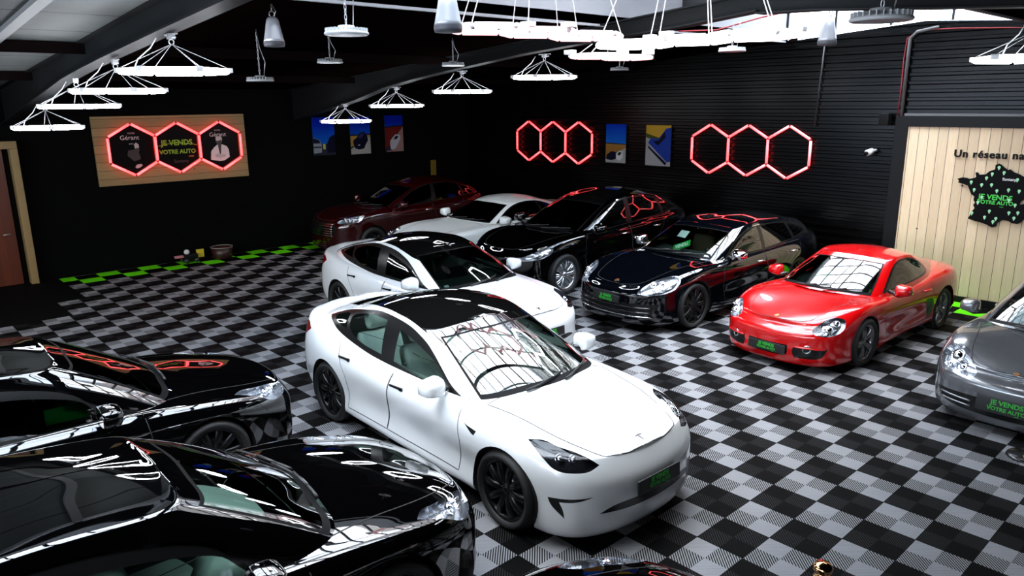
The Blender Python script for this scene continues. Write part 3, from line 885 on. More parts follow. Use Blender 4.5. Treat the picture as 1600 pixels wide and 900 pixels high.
        # inside mirror
        h = G.at(0, 2.8); MB().box((-.02, -.12, -.035), (.02, .12, .03), Matrix.Translation((h.x - .12, 0, h.z - .07)), .012).tube([(h.x + .02, 0, h.z - .02), (h.x - .11, 0, h.z - .06)], .012).build('rear_view_mirror', mt['plastic'], root)
    # ---- wipers on the windscreen foot
    for ua, ub, va, vb in S_.get('wipers', [(-.9, .45, .10, .42), (.25, 1.5, .10, .42)]):
        def wp(u, v):
            p = G.at(abs(u), v)
            n_ = G.normal_at(p); return (Vector((p.x, -p.y if u < 0 else p.y, p.z)) + Vector((n_.x, -n_.y if u < 0 else n_.y, n_.z)) * .018)
        pts = [wp(ua + (ub - ua) * i / 8, va + (vb - va) * (i / 8) ** 1.3) for i in range(9)]
        mw = MB(); mw.tube(pts, [.012] * 3 + [.008] * 6, 6); mw.tube([pts[2]] + [pts[5] + Vector((.0, 0, .01))], .011, 6); mw.build('wiper', mt['plastic'], root)
    # ---- mirrors
    mx, my, mz = S_['mirror']; sc = S_.get('mirror_sc', 1.)
    for sg in (1, -1):
        m = MB(); prof = []
        # shell: lofted rounded box, deep in front, flat behind
        rings = [(-.075, .92, .94), (-.07, 1., 1.), (-.02, 1., 1.), (.04, .95, .95), (.08, .80, .82), (.10, .5, .52), (.107, .1, .1)]
        n = 20; vs = []; fs = []
        for (rx, a, b) in rings:
            for k in range(n):
                th = 2 * PI * k / n; cx_, cz_ = math.cos(th), math.sin(th)
                yy = .108 * a * math.copysign(abs(cx_) ** .5, cx_); zz = .080 * b * math.copysign(abs(cz_) ** (.42 if cz_ < 0 else .6), cz_)
                zz *= 1 - .18 * (yy / .108); vs.append((rx * .9 - .1 * max(0, yy) * .5, yy, zz))
        for i in range(len(rings) - 1):
            for k in range(n): fs.append((i * n + k, i * n + (k + 1) % n, (i + 1) * n + (k + 1) % n, (i + 1) * n + k))
        fs.append(tuple((len(rings) - 1) * n + k for k in range(n)))
        T = Matrix.Translation((mx, sg * my, mz)) @ Matrix.Diagonal((sc, sg * sc, sc, 1))
        if sg < 0: fs = [f[::-1] for f in fs]
        m.add(vs, fs, True, T); mo = m.build('side_mirror', mt['paint'] if S_.get('mirror_mat') is None else mt[S_['mirror_mat']], root)
        g = MB(); k0 = [(-.0665, .10 * math.copysign(abs(math.cos(2 * PI * k / 24)) ** .62, math.cos(2 * PI * k / 24)), .07 * math.copysign(abs(math.sin(2 * PI * k / 24)) ** .62, math.sin(2 * PI * k / 24))) for k in range(24)]
        g.add(k0, [tuple(range(24))[::-1 if sg > 0 else 1]], False, T); g.build('mirror_glass', mt['chrome'], mo)
        st = MB(); inner = S_.get('mirror_foot', (mx + .02, my - .17, mz - .06))
        st.tube([(inner[0], sg * inner[1], inner[2]), (mx + .02, sg * (my - .06), mz - .07), (mx, sg * my, mz - .055)], [.03, .026, .03], 10); st.build('mirror_stalk', mt['trim'], mo)
    # ---- door handles
    for k, (hx, hz, hl) in enumerate(S_.get('handles', [])):
        for sg in (1, -1):
            co, n_ = B.project((hx, 1, hz), side)
            if not co: continue
            m = MB(); T = Matrix.Translation((co.x, sg * (co.y + .006), co.z))
            if S_.get('handle_style') == 'flush':
                m.box((-hl / 2, -.012, -.011), (hl / 2, .004, .011), T @ Matrix.Rotation(-.06, 4, 'Y'), .004); mm = mt['trim']
                m.box((hl / 2 - .045, -.012, -.02), (hl / 2, .006, .012), T @ Matrix.Rotation(-.06, 4, 'Y'), .004)
            else:
                m.tube([(-hl / 2, -.01 * sg, 0), (-hl / 2 + .02, .022 * sg, .004), (0, .03 * sg, .006), (hl / 2 - .02, .022 * sg, .004), (hl / 2, -.01 * sg, 0)], [.012, .014, .015, .014, .012], 8, M=T); mm = P if S_.get('handle_style') != 'chrome' else mt['chrome']
            di = min(k, len(dobj) - 1)
            par = (dobj[di][0 if sg > 0 else 1]) if dobj and len(dobj[di]) == 2 else root
            m.build('door_handle', mm, par)
    # ---- lamps: lens on the skin, bucket behind it with its lamps
    for (t, name, depth, bulbs, inward) in S_.get('lamps', []):
        if t is None: continue
        v_, f_, n_ = B.part(t)
        if not f_: continue
        cen = sum(v_, Vector()) / len(v_); inw = Vector(inward)
        ln = B.obj(t, name, mt['lens'], root, 'lr')
        bk = [cen + (v - cen) * .93 + inw * depth for v in v_]
        # rim walls
        edge = {}
        for f in f_:
            for i in range(len(f)):
                a, b = f[i], f[(i + 1) % len(f)]
                if (b, a) in edge: del edge[(b, a)]
                else: edge[(a, b)] = 1
        K0 = len(bk); wv = bk + [v - n * .002 for v, n in zip(v_, n_)]
        wf = [tuple(f) for f in f_] + [(b, a, a + K0, b + K0) for a, b in edge]
        for sg, par in zip((1, -1), ln):
            fl_ = lambda p: Vector((p.x, p.y * sg, p.z))
            mesh_obj('lamp_bucket', [fl_(p) for p in wv], wf if sg > 0 else [f[::-1] for f in wf], mt['bucket'], par, False)
            mb = MB()
            for (bx, by, bz, br) in bulbs:
                p = cen + Vector((bx, by, bz)); mb.sphere(fl_(p), br, 10); mb.lathe([(br * 1.05, .0), (br * 1.25, .02), (br * 1.3, .0)], 20, M=Matrix.Translation(fl_(p)) @ Vector((0, 0, 1)).rotation_difference(Vector((-inw.x, -inw.y * sg, -inw.z)).normalized()).to_matrix().to_4x4())
            if bulbs: mb.build('projector', mt['chrome'], par)
    # ---- things on the nose
    for fn in S_.get('extras', []): fn(root, B, G, mt, S_)
    B.free(); G.free()
    return root
# ---------------------------------------------------------------- the cars, in metres, nose towards +x, origin between the axles
def v3(pts): return [Vector(p) for p in pts]
def plate_text(root, p, rz, tilt, mt, w=.52, h=.115, green=(.02, .42, .03), k=1.0):
    """black dealer plate with its green lettering"""
    T = Matrix.Translation(p) @ Matrix.Rotation(rz, 4, 'Z') @ Matrix.Rotation(tilt, 4, 'Y')
    m = MB(); m.box((-.012, -w / 2, -h / 2), (.006, w / 2, h / 2), T, .004); pl = m.build('number_plate', mt['plastic'], root)
    g = mat('plate_green', green, .5)
    R = T @ Matrix(((0, 0, 1, .008), (1, 0, 0, 0), (0, 1, 0, 0), (0, 0, 0, 1)))
    text_obj('lettering', 'JE VENDS', h * .46 * k, g, R @ Matrix.Translation((0, h * .20, 0)), pl, .001, bold=.0018)
    text_obj('lettering', 'VOTRE AUTO', h * .36 * k, g, R @ Matrix.Translation((0, -h * .20, 0)), pl, .001, bold=.0014)
    text_obj('lettering', '.com', h * .14 * k, g, R @ Matrix.Translation((w * .17, -h * .40, 0)), pl, .001)
    return pl

def card(x, y, z, w, h, rz, tilt, m, text=None, tm=None, name='price_card', label=None, roll=0.):
    """a card standing behind the windscreen"""
    def f(root, B, G, mt, sp):
        T = Matrix.Translation((x, y, z)) @ Matrix.Rotation(rz, 4, 'Z') @ Matrix.Rotation(tilt, 4, 'Y') @ Matrix.Rotation(roll, 4, 'X')
        o = MB().box((-.002, -w / 2, -h / 2), (.002, w / 2, h / 2), T).build(name, m() if callable(m) else m, root)
        if label: o['label'] = label
        if text:
            R = T @ Matrix(((0, 0, 1, .004), (1, 0, 0, 0), (0, 1, 0, 0), (0, 0, 0, 1)))
            text_obj('lettering', text, h * .72, tm, R, o, .0008, bold=.003)
    return f

# ---- white electric saloon
def saloon_extras(root, B, G, mt, sp):
    n = B.at(0, 2.0)
    plate_text(root, (2.305, 0, .47), 0, -.08, mt)
    # stylised T badge on the bonnet
    co, nn = B.project((2.10, 0, 2), (0, 0, 1))
    fx_ = Vector((1, 0, 0)); fx_ = (fx_ - nn * fx_.dot(nn)).normalized(); fy = nn.cross(fx_)
    T = Matrix((fx_, fy, nn)).transposed().to_4x4(); T.translation = co + nn * .001
    m = MB()
    m.prism([(.042, 0), (-.012, .012), (-.018, .009), (-.022, .0), (-.018, -.009), (-.012, -.012)], 0, .004, T)
    m.prism([(-.018, .036), (-.024, .020), (-.026, 0), (-.024, -.020), (-.018, -.036), (-.026, -.036), (-.032, -.02), (-.034, 0), (-.032, .02), (-.026, .036)], 0, .004, T)
    m.build('badge', mat('badge_dark_chrome', (.10, .10, .11), .15, .9), root)

def spec_saloon(key='white_saloon', interior='white', tint='clear'):
    sp = dict(key=key, paint=((.74, .76, .765), .22), coat=1., cal='red', interior=interior, tint=tint, tint_rear=tint if tint == 'clear' else 'dark')
    sp['axles'] = (1.4375, -1.4375); sp['half'] = .925
    sp['plan'] = [(2.285, 0), (2.262, .30), (2.185, .56), (2.04, .755), (1.78, .872), (1.4375, .915), (.75, .918), (0, .922), (-.75, .925), (-1.4375, .925), (-1.85, .885), (-2.18, .79), (-2.37, .56), (-2.44, .28), (-2.45, 0)]
    sp['levels'] = [
        dict(z=[(2.28, .105), (1.9, .105), (1.4, .16), (-1.4, .19), (-2.0, .22), (-2.4, .27)], dxf=-.07, dxr=.12, **{'in': [(2.3, .03), (1.4, .06), (-1.4, .07), (-2.4, .06)]}),
        dict(z=[(2.28, .19), (1.9, .18), (1.4, .24), (-1.4, .26), (-2.0, .30), (-2.4, .36)], dxf=-.01, dxr=.03, **{'in': [(2.3, .0), (1.4, .0), (.8, .015), (-.8, .015), (-1.4, .01), (-2.4, .03)]}),
        dict(z=[(2.28, .34), (1.9, .36), (1.4, .40), (-1.4, .44), (-2.0, .46), (-2.4, .50)], dxf=.0, dxr=.0, **{'in': [(2.3, .0), (1.4, .0), (.8, .05), (-.8, .045), (-1.4, .0), (-2.4, .0)]}),
        dict(z=[(2.28, .50), (1.9, .52), (1.4, .58), (0, .62), (-1.4, .66), (-2.0, .66), (-2.4, .66)], dxf=.0, dxr=.0, **{'in': [(2.3, .0), (1.4, .0), (.8, .012), (-.8, .008), (-1.4, .0), (-2.4, .0)]}),
        dict(z=[(2.28, .60), (1.9, .64), (1.4, .72), (0, .77), (-1.4, .82), (-2.0, .84), (-2.4, .84)], dxf=-.03, dxr=.02, **{'in': [(2.3, .0), (1.4, .005), (0, .01), (-1.4, .01), (-2.4, .03)]}),
        dict(z=[(2.28, .708), (1.9, .755), (1.4, .825), (.7, .875), (0, .90), (-.8, .93), (-1.4, .965), (-2.0, 1.01), (-2.4, 1.03)], dxf=-.10, dxr=.03, **{'in': [(2.3, .04), (1.4, .055), (0, .085), (-.8, .085), (-1.4, .09), (-2.0, .09), (-2.4, .08)]}),
    ]
    sp['hood_c'] = [(2.25, .70), (2.16, .735), (2.0, .785), (1.6, .875), (1.2, .945), (.95, .98), (.5, 1.0), (-1, 1.02), (-1.8, 1.065), (-2.1, 1.085), (-2.3, 1.095), (-2.42, 1.06)]
    sp['hood_f'] = [(2.25, .66), (2.1, .72), (1.9, .77), (1.5, .855), (1.2, .90), (.8, .93), (.3, .94), (-.8, .97), (-1.4, 1.01), (-2.0, 1.06), (-2.3, 1.065), (-2.42, 1.045)]
    sp['xc'] = [2.20, 2.06, 1.86, 1.62, 1.36, 1.1, .6, 0, -.75, -1.2, -1.5, -1.78, -2.05, -2.25, -2.37]
    sp['cab_base'] = [(1.20, 0, .935), (1.14, .38, .925), (.93, .735, .885), (.36, .80, .885), (-.3, .815, .905), (-.9, .815, .93), (-1.42, .79, .985), (-1.88, .66, 1.045), (-2.08, .36, 1.075), (-2.12, 0, 1.085)]
    sp['cab_roof'] = [(.20, 0, 1.352), (.17, .30, 1.345), (.05, .555, 1.305), (-.16, .60, 1.335), (-.42, .605, 1.352), (-.80, .595, 1.335), (-1.18, .565, 1.27), (-1.50, .50, 1.20), (-1.62, .28, 1.19), (-1.64, 0, 1.19)]
    sp['roof_c'] = [(.25, 1.352), (0, 1.41), (-.3, 1.44), (-.6, 1.437), (-1.0, 1.385), (-1.4, 1.28), (-1.7, 1.185)]
    sp['uA'] = 2; sp['uC'] = 7; sp['pillar'] = .13; sp['rw_v'] = (2.92, 2.925)
    sp['roof_cut'] = [(.45, .0), (.45, .55), (.16, .602), (-.1, .605), (-.44, .585), (-.86, .535), (-1.32, .43), (-1.8, .37), (-1.98, .30), (-2.04, .0), (-2.04, -.03), (.45, -.03)]
    sp['rear_from'] = -1.05
    sp['cab_mid'] = -.5
    sp['dlo'] = [(.80, .892), (.80, .892), (.61, .96), (.43, 1.058), (.26, 1.148), (.06, 1.232), (-.26, 1.312), (-.685, 1.335), (-1.03, 1.287), (-1.46, 1.196), (-1.73, 1.105), (-1.73, 1.09), (-1.57, 1.062), (-1.38, 1.024), (-1.10, .985), (-.75, .946), (-.39, .92), (0, .90), (.31, .89)]
    sp['windows'] = [
        [(.53, .925), (.53, .925), (.47, 1.003), (.30, 1.098), (-.01, 1.187), (-.31, 1.248), (-.31, 1.248), (-.26, .965), (-.26, .965), (.24, .92)],
        [(-.48, .985), (-.48, .985), (-.57, 1.285), (-.57, 1.285), (-.9, 1.275), (-1.17, 1.22), (-1.25, 1.18), (-1.25, 1.18), (-1.17, 1.09), (-.90, 1.012)],
        [(-1.225, 1.07), (-1.225, 1.07), (-1.33, 1.19), (-1.33, 1.19), (-1.45, 1.175), (-1.62, 1.118), (-1.42, 1.08)],
    ]
    sp['tinted'] = (2,)
    sp['wheels'] = dict(r=.336, rim=.262, w=.235, track=.905, style=('black', 10, .0), af=.375, ar=.375)
    sp['hood_line'] = [(2.18, 0), (2.17, .21), (2.13, .375), (2.08, .455), (1.875, .545), (1.62, .61), (1.31, .65), (1.03, .70), (1.03, .70), (1.03, -.02), (1.03, -.02), (2.18, -.02)]
    sp['doors'] = [
        [(.86, .30), (.90, .60), (.87, .88), (.78, .97), (-.16, .97), (-.22, .60), (-.27, .30)],
        [(-.28, .30), (-.23, .60), (-.17, .97), (-1.22, 1.0), (-1.14, .85), (-1.02, .66), (-.98, .45), (-1.0, .30)],
    ]
    sp['handles'] = [(-.06, .795, .21), (-1.02, .835, .21)]; sp['handle_style'] = 'flush'
    sp['mirror'] = (.60, .955, .99); sp['mirror_sc'] = 1.0; sp['mirror_foot'] = (.58, .80, .955)
    sp['seats'] = [(-.02, .37, .42), (-.86, .36, .36)]; sp['dash'] = (.56, .89); sp['screen'] = True
    # headlamp outline
    d = Vector((.62, .55, .56))
    lamp = smooth_poly(v3([(1.61, .775, .815), (1.61, .775, .815), (1.70, .69, .81), (1.828, .644, .78), (1.965, .574, .75), (2.113, .50, .683), (2.113, .50, .683), (2.096, .605, .655), (2.022, .715, .655), (1.928, .783, .668), (1.843, .805, .719), (1.734, .803, .774)]), 4)
    c1 = smooth_poly(v3([(2, .83, .452), (2, .83, .452), (2, .605, .474), (2, .605, .474), (2, .70, .44), (2, .79, .425), (2, .79, .425), (2, .775, .36), (2, .77, .30), (2, .77, .295), (2, .815, .38)]), 3)
    c2 = smooth_poly(v3([(2.2, .561, .325), (2.2, .561, .325), (2.2, .456, .37), (2.2, .3, .385), (2.2, -.02, .385), (2.2, -.02, .385), (2.2, -.02, .315), (2.2, -.02, .315), (2.2, .3, .318)]), 3)
    sp['cuts'] = [(40, lamp, d, dict(src={0}, facing=.1)),
                  (41, c1, (1, 0, 0), dict(src={0}, facing=.05, cond=lambda c: c.x > 1.7)),
                  (42, c2, (1, 0, 0), dict(src={0}, facing=.05, cond=lambda c: c.x > 1.7)),
                  (43, v3([(.955, 0, .775), (1.0, 0, .765), (1.125, 0, .752), (1.10, 0, .71), (1.07, 0, .715)]), (0, 1, 0), dict(src={0}, facing=.05)),
                  (44, v3([(-3, 0, .80), (-3, 0, .97), (-2.02, 0, .985), (-1.90, 0, .935), (-2.16, 0, .79)]), (0, 1, 0), dict(src={0}, facing=.0, cond=lambda c: c.x < -1.9 and c.y > .42))]
    sp['cut_objs'] = [(41, 'bumper_vent', 'trim', 'lr'), (42, 'lower_grille', 'trim', 'sym'), (43, 'camera_badge', 'trim', 'lr'), (44, 'tail_lamp', 'red', 'lr')]
    sp['lamps'] = [(40, 'headlamp', .07, [(.03, -.07, -.035, .032), (-.03, .02, -.02, .03)], (-.75, -.35, -.45))]
    sp['extras'] = [saloon_extras, card(.90, -.56, .925, .07, .09, 0, -.9, lambda: mat('card_white', (.8, .8, .8), .5), name='sticker')]
    return sp

# ---- a generic spec from tables: z rows are [nose, front axle, middle, rear axle, tail]
def lv(xs, z, i3, dxf=0., dxr=0.):
    return dict(z=list(zip(xs, z)), dxf=dxf, dxr=dxr, **{'in': [(xs[0], i3[0]), (xs[1], i3[1]), (xs[2], i3[2]), (xs[3], i3[3]), (xs[4], i3[4])]})

def morph(sp, xm, ys, zm=None):
    """the same design at other proportions: x by a table, y by a factor, z by a table"""
    fxx = fx(xm); fz = fx(zm) if zm else (lambda z: z)
    X = lambda p: (fxx(p[0]), p[1] * ys, fz(p[2]))
    sp['plan'] = [(fxx(x), y * ys) for x, y in sp['plan']]
    for l in sp['levels']:
        l['z'] = [(fxx(x), fz(z)) for x, z in l['z']]
        if isinstance(l['in'], list): l['in'] = [(fxx(x), i) for x, i in l['in']]
    for k in ('hood_c', 'hood_f', 'roof_c', 'dlo'): sp[k] = [(fxx(x), fz(z)) for x, z in sp[k]]
    for k in ('windows', 'doors'): sp[k] = [[(fxx(x), fz(z)) for x, z in w] for w in sp[k]]
    sp['cab_base'] = [X(p) for p in sp['cab_base']]; sp['cab_roof'] = [X(p) for p in sp['cab_roof']]
    sp['xc'] = [fxx(x) for x in sp['xc']]
    for k in ('hood_line', 'roof_cut'):
        if k in sp: sp[k] = [(fxx(x), y * ys) for x, y in sp[k]]
    sp['handles'] = [(fxx(x), fz(z), l) for x, z, l in sp['handles']]
    sp['mirror'] = X(sp['mirror']); sp['mirror_foot'] = X(sp['mirror_foot'])
    sp['half'] *= ys; sp['axles'] = tuple(fxx(a) for a in sp['axles'])
    sp['cuts'] = [(t, [Vector(X(p)) for p in poly], ax, kw) for t, poly, ax, kw in sp['cuts']]
    sp['wheels']['track'] *= ys
    return sp

def shield_badge(x, h=.075):
    def f(root, B, G, mt, sp):
        co, nn = B.project((x, 0, 2), (0, 0, 1))
        fx_ = Vector((1, 0, 0)); fx_ = (fx_ - nn * fx_.dot(nn)).normalized(); fy = nn.cross(fx_)
        T = Matrix((fx_, fy, nn)).transposed().to_4x4(); T.translation = co + nn * .001
        o = [(.5, -.36), (.44, 0), (.5, .36), (.3, .40), (-.05, .38), (-.35, .22), (-.5, 0), (-.35, -.22), (-.05, -.38), (.3, -.40)]
        g = MB().prism([(a * h, b * h) for a, b in o], 0, .005, T).build('badge', mat('badge_gold', (.75, .52, .22), .25, .9), root)
        m = MB()
        m.prism([(.1 * h, .05 * h), (.1 * h, .30 * h), (.34 * h, .30 * h), (.34 * h, .05 * h)], .004, .007, T); m.prism([(-.05 * h, -.05 * h), (-.05 * h, -.28 * h), (-.25 * h, -.16 * h), (-.3 * h, -.05 * h)], .004, .007, T)
        m.build('badge_field', mat('badge_red', (.35, .02, .02), .3), g)
    return f
def plate_at(p, tilt=-.08, **kw):
    def f(root, B, G, mt, sp):
        hw = kw.get('w', .52) * .36
        xs_ = [B.project((2, y, p[2] + dz), (1, 0, 0))[0] for y in (0., hw) for dz in (-.05, 0, .05)]
        x = max([q.x for q in xs_ if q] + [p[0] - .02]) + .012
        plate_text(root, (x, p[1], p[2]), 0, tilt, mt, **kw)
    return f
# ---- long black electric saloon (both by the near wall)
def spec_long(key='black_saloon', interior='dark', tint='mid', extras=()):
    sp = spec_saloon(key, interior, tint); sp['extras'] = list(extras)
    sp = morph(sp, [(2.285, 2.42), (1.4375, 1.48), (-1.4375, -1.48), (-2.45, -2.56)], .962 / .925, [(0, 0), (1.0, 1.0), (1.44, 1.45)])
    sp['paint'] = ((.0007, .0007, .0009), .015); sp['cal'] = 'black'; sp['tint_rear'] = 'dark'
    fwd = lambda p, k: (p[0] + k, p[1], p[2])
    sp['cab_roof'][:4] = [fwd(p, k) for p, k in zip(sp['cab_roof'][:4], (.20, .22, .29, .10))]
    sp['cab_roof'] = [(p[0], p[1], p[2] + k) for p, k in zip(sp['cab_roof'], (.035, .036, .042, .045, .05, .05, .045, .02, 0, 0))]
    sp['cab_base'][:3] = [fwd(p, k) for p, k in zip(sp['cab_base'][:3], (.08, .08, .15))]
    sp['roof_c'] = [(.46, 1.378), (.2, 1.425), (-.2, 1.452), (-.6, 1.448)] + [p for p in sp['roof_c'] if p[0] < -.7]
    sh = lambda p: (p[0] + .17 * max(0, min(1, (p[0] + .6) / .7)) * max(0, min(1, (p[1] - .9) / .25)) + .12 * max(0, min(1, (p[0] - .4) / .3)) * (p[1] < 1.0), p[1])
    sp['dlo'] = [sh(p) for p in sp['dlo']]; sp['windows'] = [[sh(p) for p in w] for w in sp['windows']]
    sp['axles'] = (1.40, -1.48)
    sp['handle_style'] = 'chrome'
    sp['roof_cut'] = None; sp.pop('rear_from'); sp['rw_v'] = (.25, 2.93)
    sp['cut_objs'] = [(41, 'bumper_vent', 'trim', 'lr'), (42, 'lower_grille', 'trim', 'sym'), (43, 'fender_vent', 'chrome', 'lr'), (44, 'tail_lamp', 'red', 'lr')]
    sp['lamps'] = [(40, 'headlamp', .07, [(.06, -.08, -.04, .035), (-.02, .01, -.02, .035)], (-.75, -.35, -.45))]; sp['bucket'] = 'chrome'
    d = [Vector((x, 0, z)) for x, z in sp['dlo']]
    sp['trims'] = [('window_trim', 'chrome', 'G', smooth_poly(d, 4), (0, 1, 0), .016, True)]
    return sp

# ---- red and grey mid-engined two-seaters
def spec_sport(key, paint, soft=False):
    sp = dict(key=key, paint=paint, cal='black', interior='dark', tint='mid', tint_rear='mid', bucket='chrome')
    xs = (2.13, 1.2075, 0, -1.2075, -2.2)
    sp['axles'] = (1.2075, -1.2075); sp['half'] = .885
    sp['plan'] = [(2.13, 0), (2.115, .27), (2.06, .50), (1.94, .69), (1.68, .815), (1.2075, .868), (.6, .865), (0, .86), (-.6, .875), (-1.2075, .90), (-1.65, .88), (-1.95, .77), (-2.13, .52), (-2.19, .26), (-2.20, 0)]
    sp['levels'] = [
        lv(xs, (.10, .13, .17, .19, .26), (.03, .04, .06, .05, .06), -.05, .10),
        lv(xs, (.18, .19, .23, .25, .34), (.0, .0, .01, .01, .03), -.01, .03),
        lv(xs, (.36, .38, .38, .42, .46), (.0, .0, .035, .0, .0)),
        lv(xs, (.47, .52, .53, .58, .60), (.0, .0, .01, .0, .0)),
        lv(xs, (.535, .67, .67, .73, .74), (.01, .01, .015, .01, .03), -.04, .02),
        lv(xs, (.575, .785, .775, .86, .86), (.06, .05, .06, .06, .10), -.14, .06)]
    sp['hood_c'] = [(2.02, .635), (1.8, .685), (1.4, .75), (1.0, .82), (.75, .86), (.4, .88), (0, .88), (-1, .9), (-1.5, .93), (-1.9, .92), (-2.1, .88), (-2.2, .82)]
    sp['hood_f'] = [(2.02, .595), (1.8, .725), (1.5, .82), (1.2, .835), (.9, .825), (.5, .81), (0, .81), (-.6, .85), (-1.2, .915), (-1.6, .92), (-1.9, .885), (-2.2, .80)]
    sp['fpow'] = 2.6
    sp['xc'] = [2.02, 1.86, 1.66, 1.44, 1.22, .95, .5, 0, -.6, -1.0, -1.3, -1.6, -1.85, -2.03, -2.14]
    sp['cab_base'] = [(.98, 0, .845), (.92, .36, .84), (.68, .685, .805), (.15, .745, .80), (-.25, .765, .81), (-.6, .765, .83), (-.95, .73, .87), (-1.45, .56, .915), (-1.85, .30, .92), (-1.9, 0, .925)]
    sp['cab_roof'] = [(.08, 0, 1.245), (.05, .28, 1.24), (-.06, .49, 1.205), (-.2, .53, 1.225), (-.4, .54, 1.232), (-.6, .53, 1.218), (-.85, .50, 1.175), (-1.05, .41, 1.13), (-1.12, .24, 1.13), (-1.14, 0, 1.13)]
    sp['roof_c'] = [(.1, 1.245), (-.15, 1.285), (-.4, 1.30), (-.7, 1.275), (-1.15, 1.15)]
    sp['cab_mid'] = -.4
    sp['uA'] = 2; sp['uC'] = 7; sp['pillar'] = .17; sp['rw_v'] = (.35, 2.8)
    sp['dlo'] = [(.52, .83), (.52, .83), (.32, .955), (.05, 1.10), (-.2, 1.185), (-.45, 1.192), (-.68, 1.155), (-.86, 1.075), (-.92, .985), (-.86, .93), (-.6, .895), (-.2, .87), (.2, .85)]
    sp['windows'] = [[(.40, .87), (.40, .87), (.24, .97), (.03, 1.085), (-.2, 1.165), (-.45, 1.172), (-.66, 1.137), (-.83, 1.065), (-.88, .985), (-.83, .945), (-.6, .915), (-.2, .89), (.2, .872)]]
    sp['wheels'] = dict(r=.318, rim=.236, w=.225, track=.875, style=('grey', 5, .13), af=.352, ar=.36)
    sp['hood_line'] = [(1.99, 0), (1.97, .2), (1.90, .40), (1.72, .485), (1.4, .55), (1.05, .62), (.80, .68), (.80, .68), (.80, -.02), (.80, -.02), (1.99, -.02)]
    sp['doors'] = [[(.60, .27), (.70, .55), (.64, .78), (.52, .84), (-.74, .885), (-.78, .6), (-.62, .27)]]
    sp['handles'] = [(-.58, .72, .2)]
    sp['mirror'] = (.42, .93, .90); sp['mirror_sc'] = .95; sp['mirror_foot'] = (.40, .74, .86)
    sp['seats'] = [(-.32, .36, .33)]; sp['dash'] = (.36, .82)
    return sp


def spec_red_sport():
    sp = spec_sport('red_sport', ((.56, .002, .003), .2))
    lamp = smooth_poly(v3([(1.99, .52, .574), (1.88, .56, .655), (1.77, .615, .71), (1.68, .69, .725), (1.63, .76, .685), (1.70, .785, .59), (1.80, .755, .53), (1.91, .69, .505), (1.99, .59, .515)]), 4)
    ctr = smooth_poly(v3([(2.1, -.02, .345), (2.1, -.02, .345), (2.1, .27, .35), (2.1, .27, .35), (2.1, .275, .27), (2.1, .23, .205), (2.1, -.02, .195), (2.1, -.02, .195)]), 3)
    ink = smooth_poly(v3([(2., .345, .345), (2., .345, .345), (2., .50, .36), (2., .70, .355), (2., .70, .355), (2., .69, .30), (2., .62, .215), (2., .36, .20), (2., .36, .20), (2., .335, .27)]), 3)
    si = smooth_poly([Vector((x, 0, z)) for x, z in [(-.58, .58), (-.80, .55), (-.82, .40), (-.72, .28), (-.66, .28), (-.62, .42)]], 3)
    sp['cuts'] = [(40, lamp, (.62, .50, .60), dict(src={0, 20}, facing=.05, cond=lambda c: c.x > 1.5)), (41, ctr, (1, 0, 0), dict(src={0}, facing=.05, cond=lambda c: c.x > 1.7)),
                  (42, ink, (1, 0, 0), dict(src={0}, facing=.05, cond=lambda c: c.x > 1.6)), (43, si, (0, 1, 0), dict(src={0}, facing=.05)),
                  (44, v3([(-3, 0, .58), (-3, 0, .74), (-2.0, 0, .76), (-1.92, 0, .66), (-2.02, 0, .58)]), (0, 1, 0), dict(src={0}, facing=0., cond=lambda c: c.x < -1.8))]
    sp['cut_objs'] = [(41, 'plate_recess', 'trim', 'sym'), (42, 'front_intake', 'trim', 'lr'), (43, 'side_intake', 'trim', 'lr'), (44, 'tail_lamp', 'red', 'lr')]
    sp['lamps'] = [(40, 'headlamp', .075, [(.03, .0, -.03, .055), (-.07, .05, .05, .035), (.06, -.05, -.05, .022)], (-.7, -.4, -.55))]
    def fog(root, B, G, mt, S_):
        for sg in (1, -1):
            co, n = B.project((2, .50, .325), (1, 0, 0))
            if not co: continue
            T = Matrix.Translation((co.x - .01, sg * co.y, co.z)) @ Vector((0, 0, 1)).rotation_difference(Vector((n.x, n.y * sg, n.z))).to_matrix().to_4x4()
            g = MB(); g.lathe([(.052, -.02), (.052, .012), (.042, .016), (.038, .004), (.0001, .0)], 24, T); fo = g.build('fog_lamp', mt['chrome'], root)
            MB().lathe([(.038, .008), (.02, .014), (.0001, .016)], 20, T).build('fog_lens', mt['lens'], fo)
            m = MB()
            P = [B.project((2, y, .345), (1, 0, 0))[0] for y in np.linspace(.36, .69, 9)]
            P = [(p.x + .004, sg * p.y, p.z - .005) for p in P if p]
            if len(P) > 2: m.tube(P, .012, 6); m.build('intake_bar', mt['paint'], root)
    sp['extras'] = [shield_badge(1.93, .065), plate_at((2.112, 0, .275), -.05), fog, card(.50, -.12, .93, .26, .18, -.1, -.7, lambda: mat('card_pale_green', (.45, .60, .52), .5), name='price_card'),
                    card(.50, -.60, .875, .05, .12, 0, -.9, lambda: mat('card_white', (.8, .8, .8), .5), name='sticker'), card(.57, .58, .83, .07, .07, 0, -.9, lambda: mat('sticker_yellow', (.65, .60, .08), .5), name='sticker')]
    return morph(sp, [(-2.2, -2.2), (2.13, 2.13)], 1.0, [(0, 0), (.6, .59), (1.3, 1.25)])
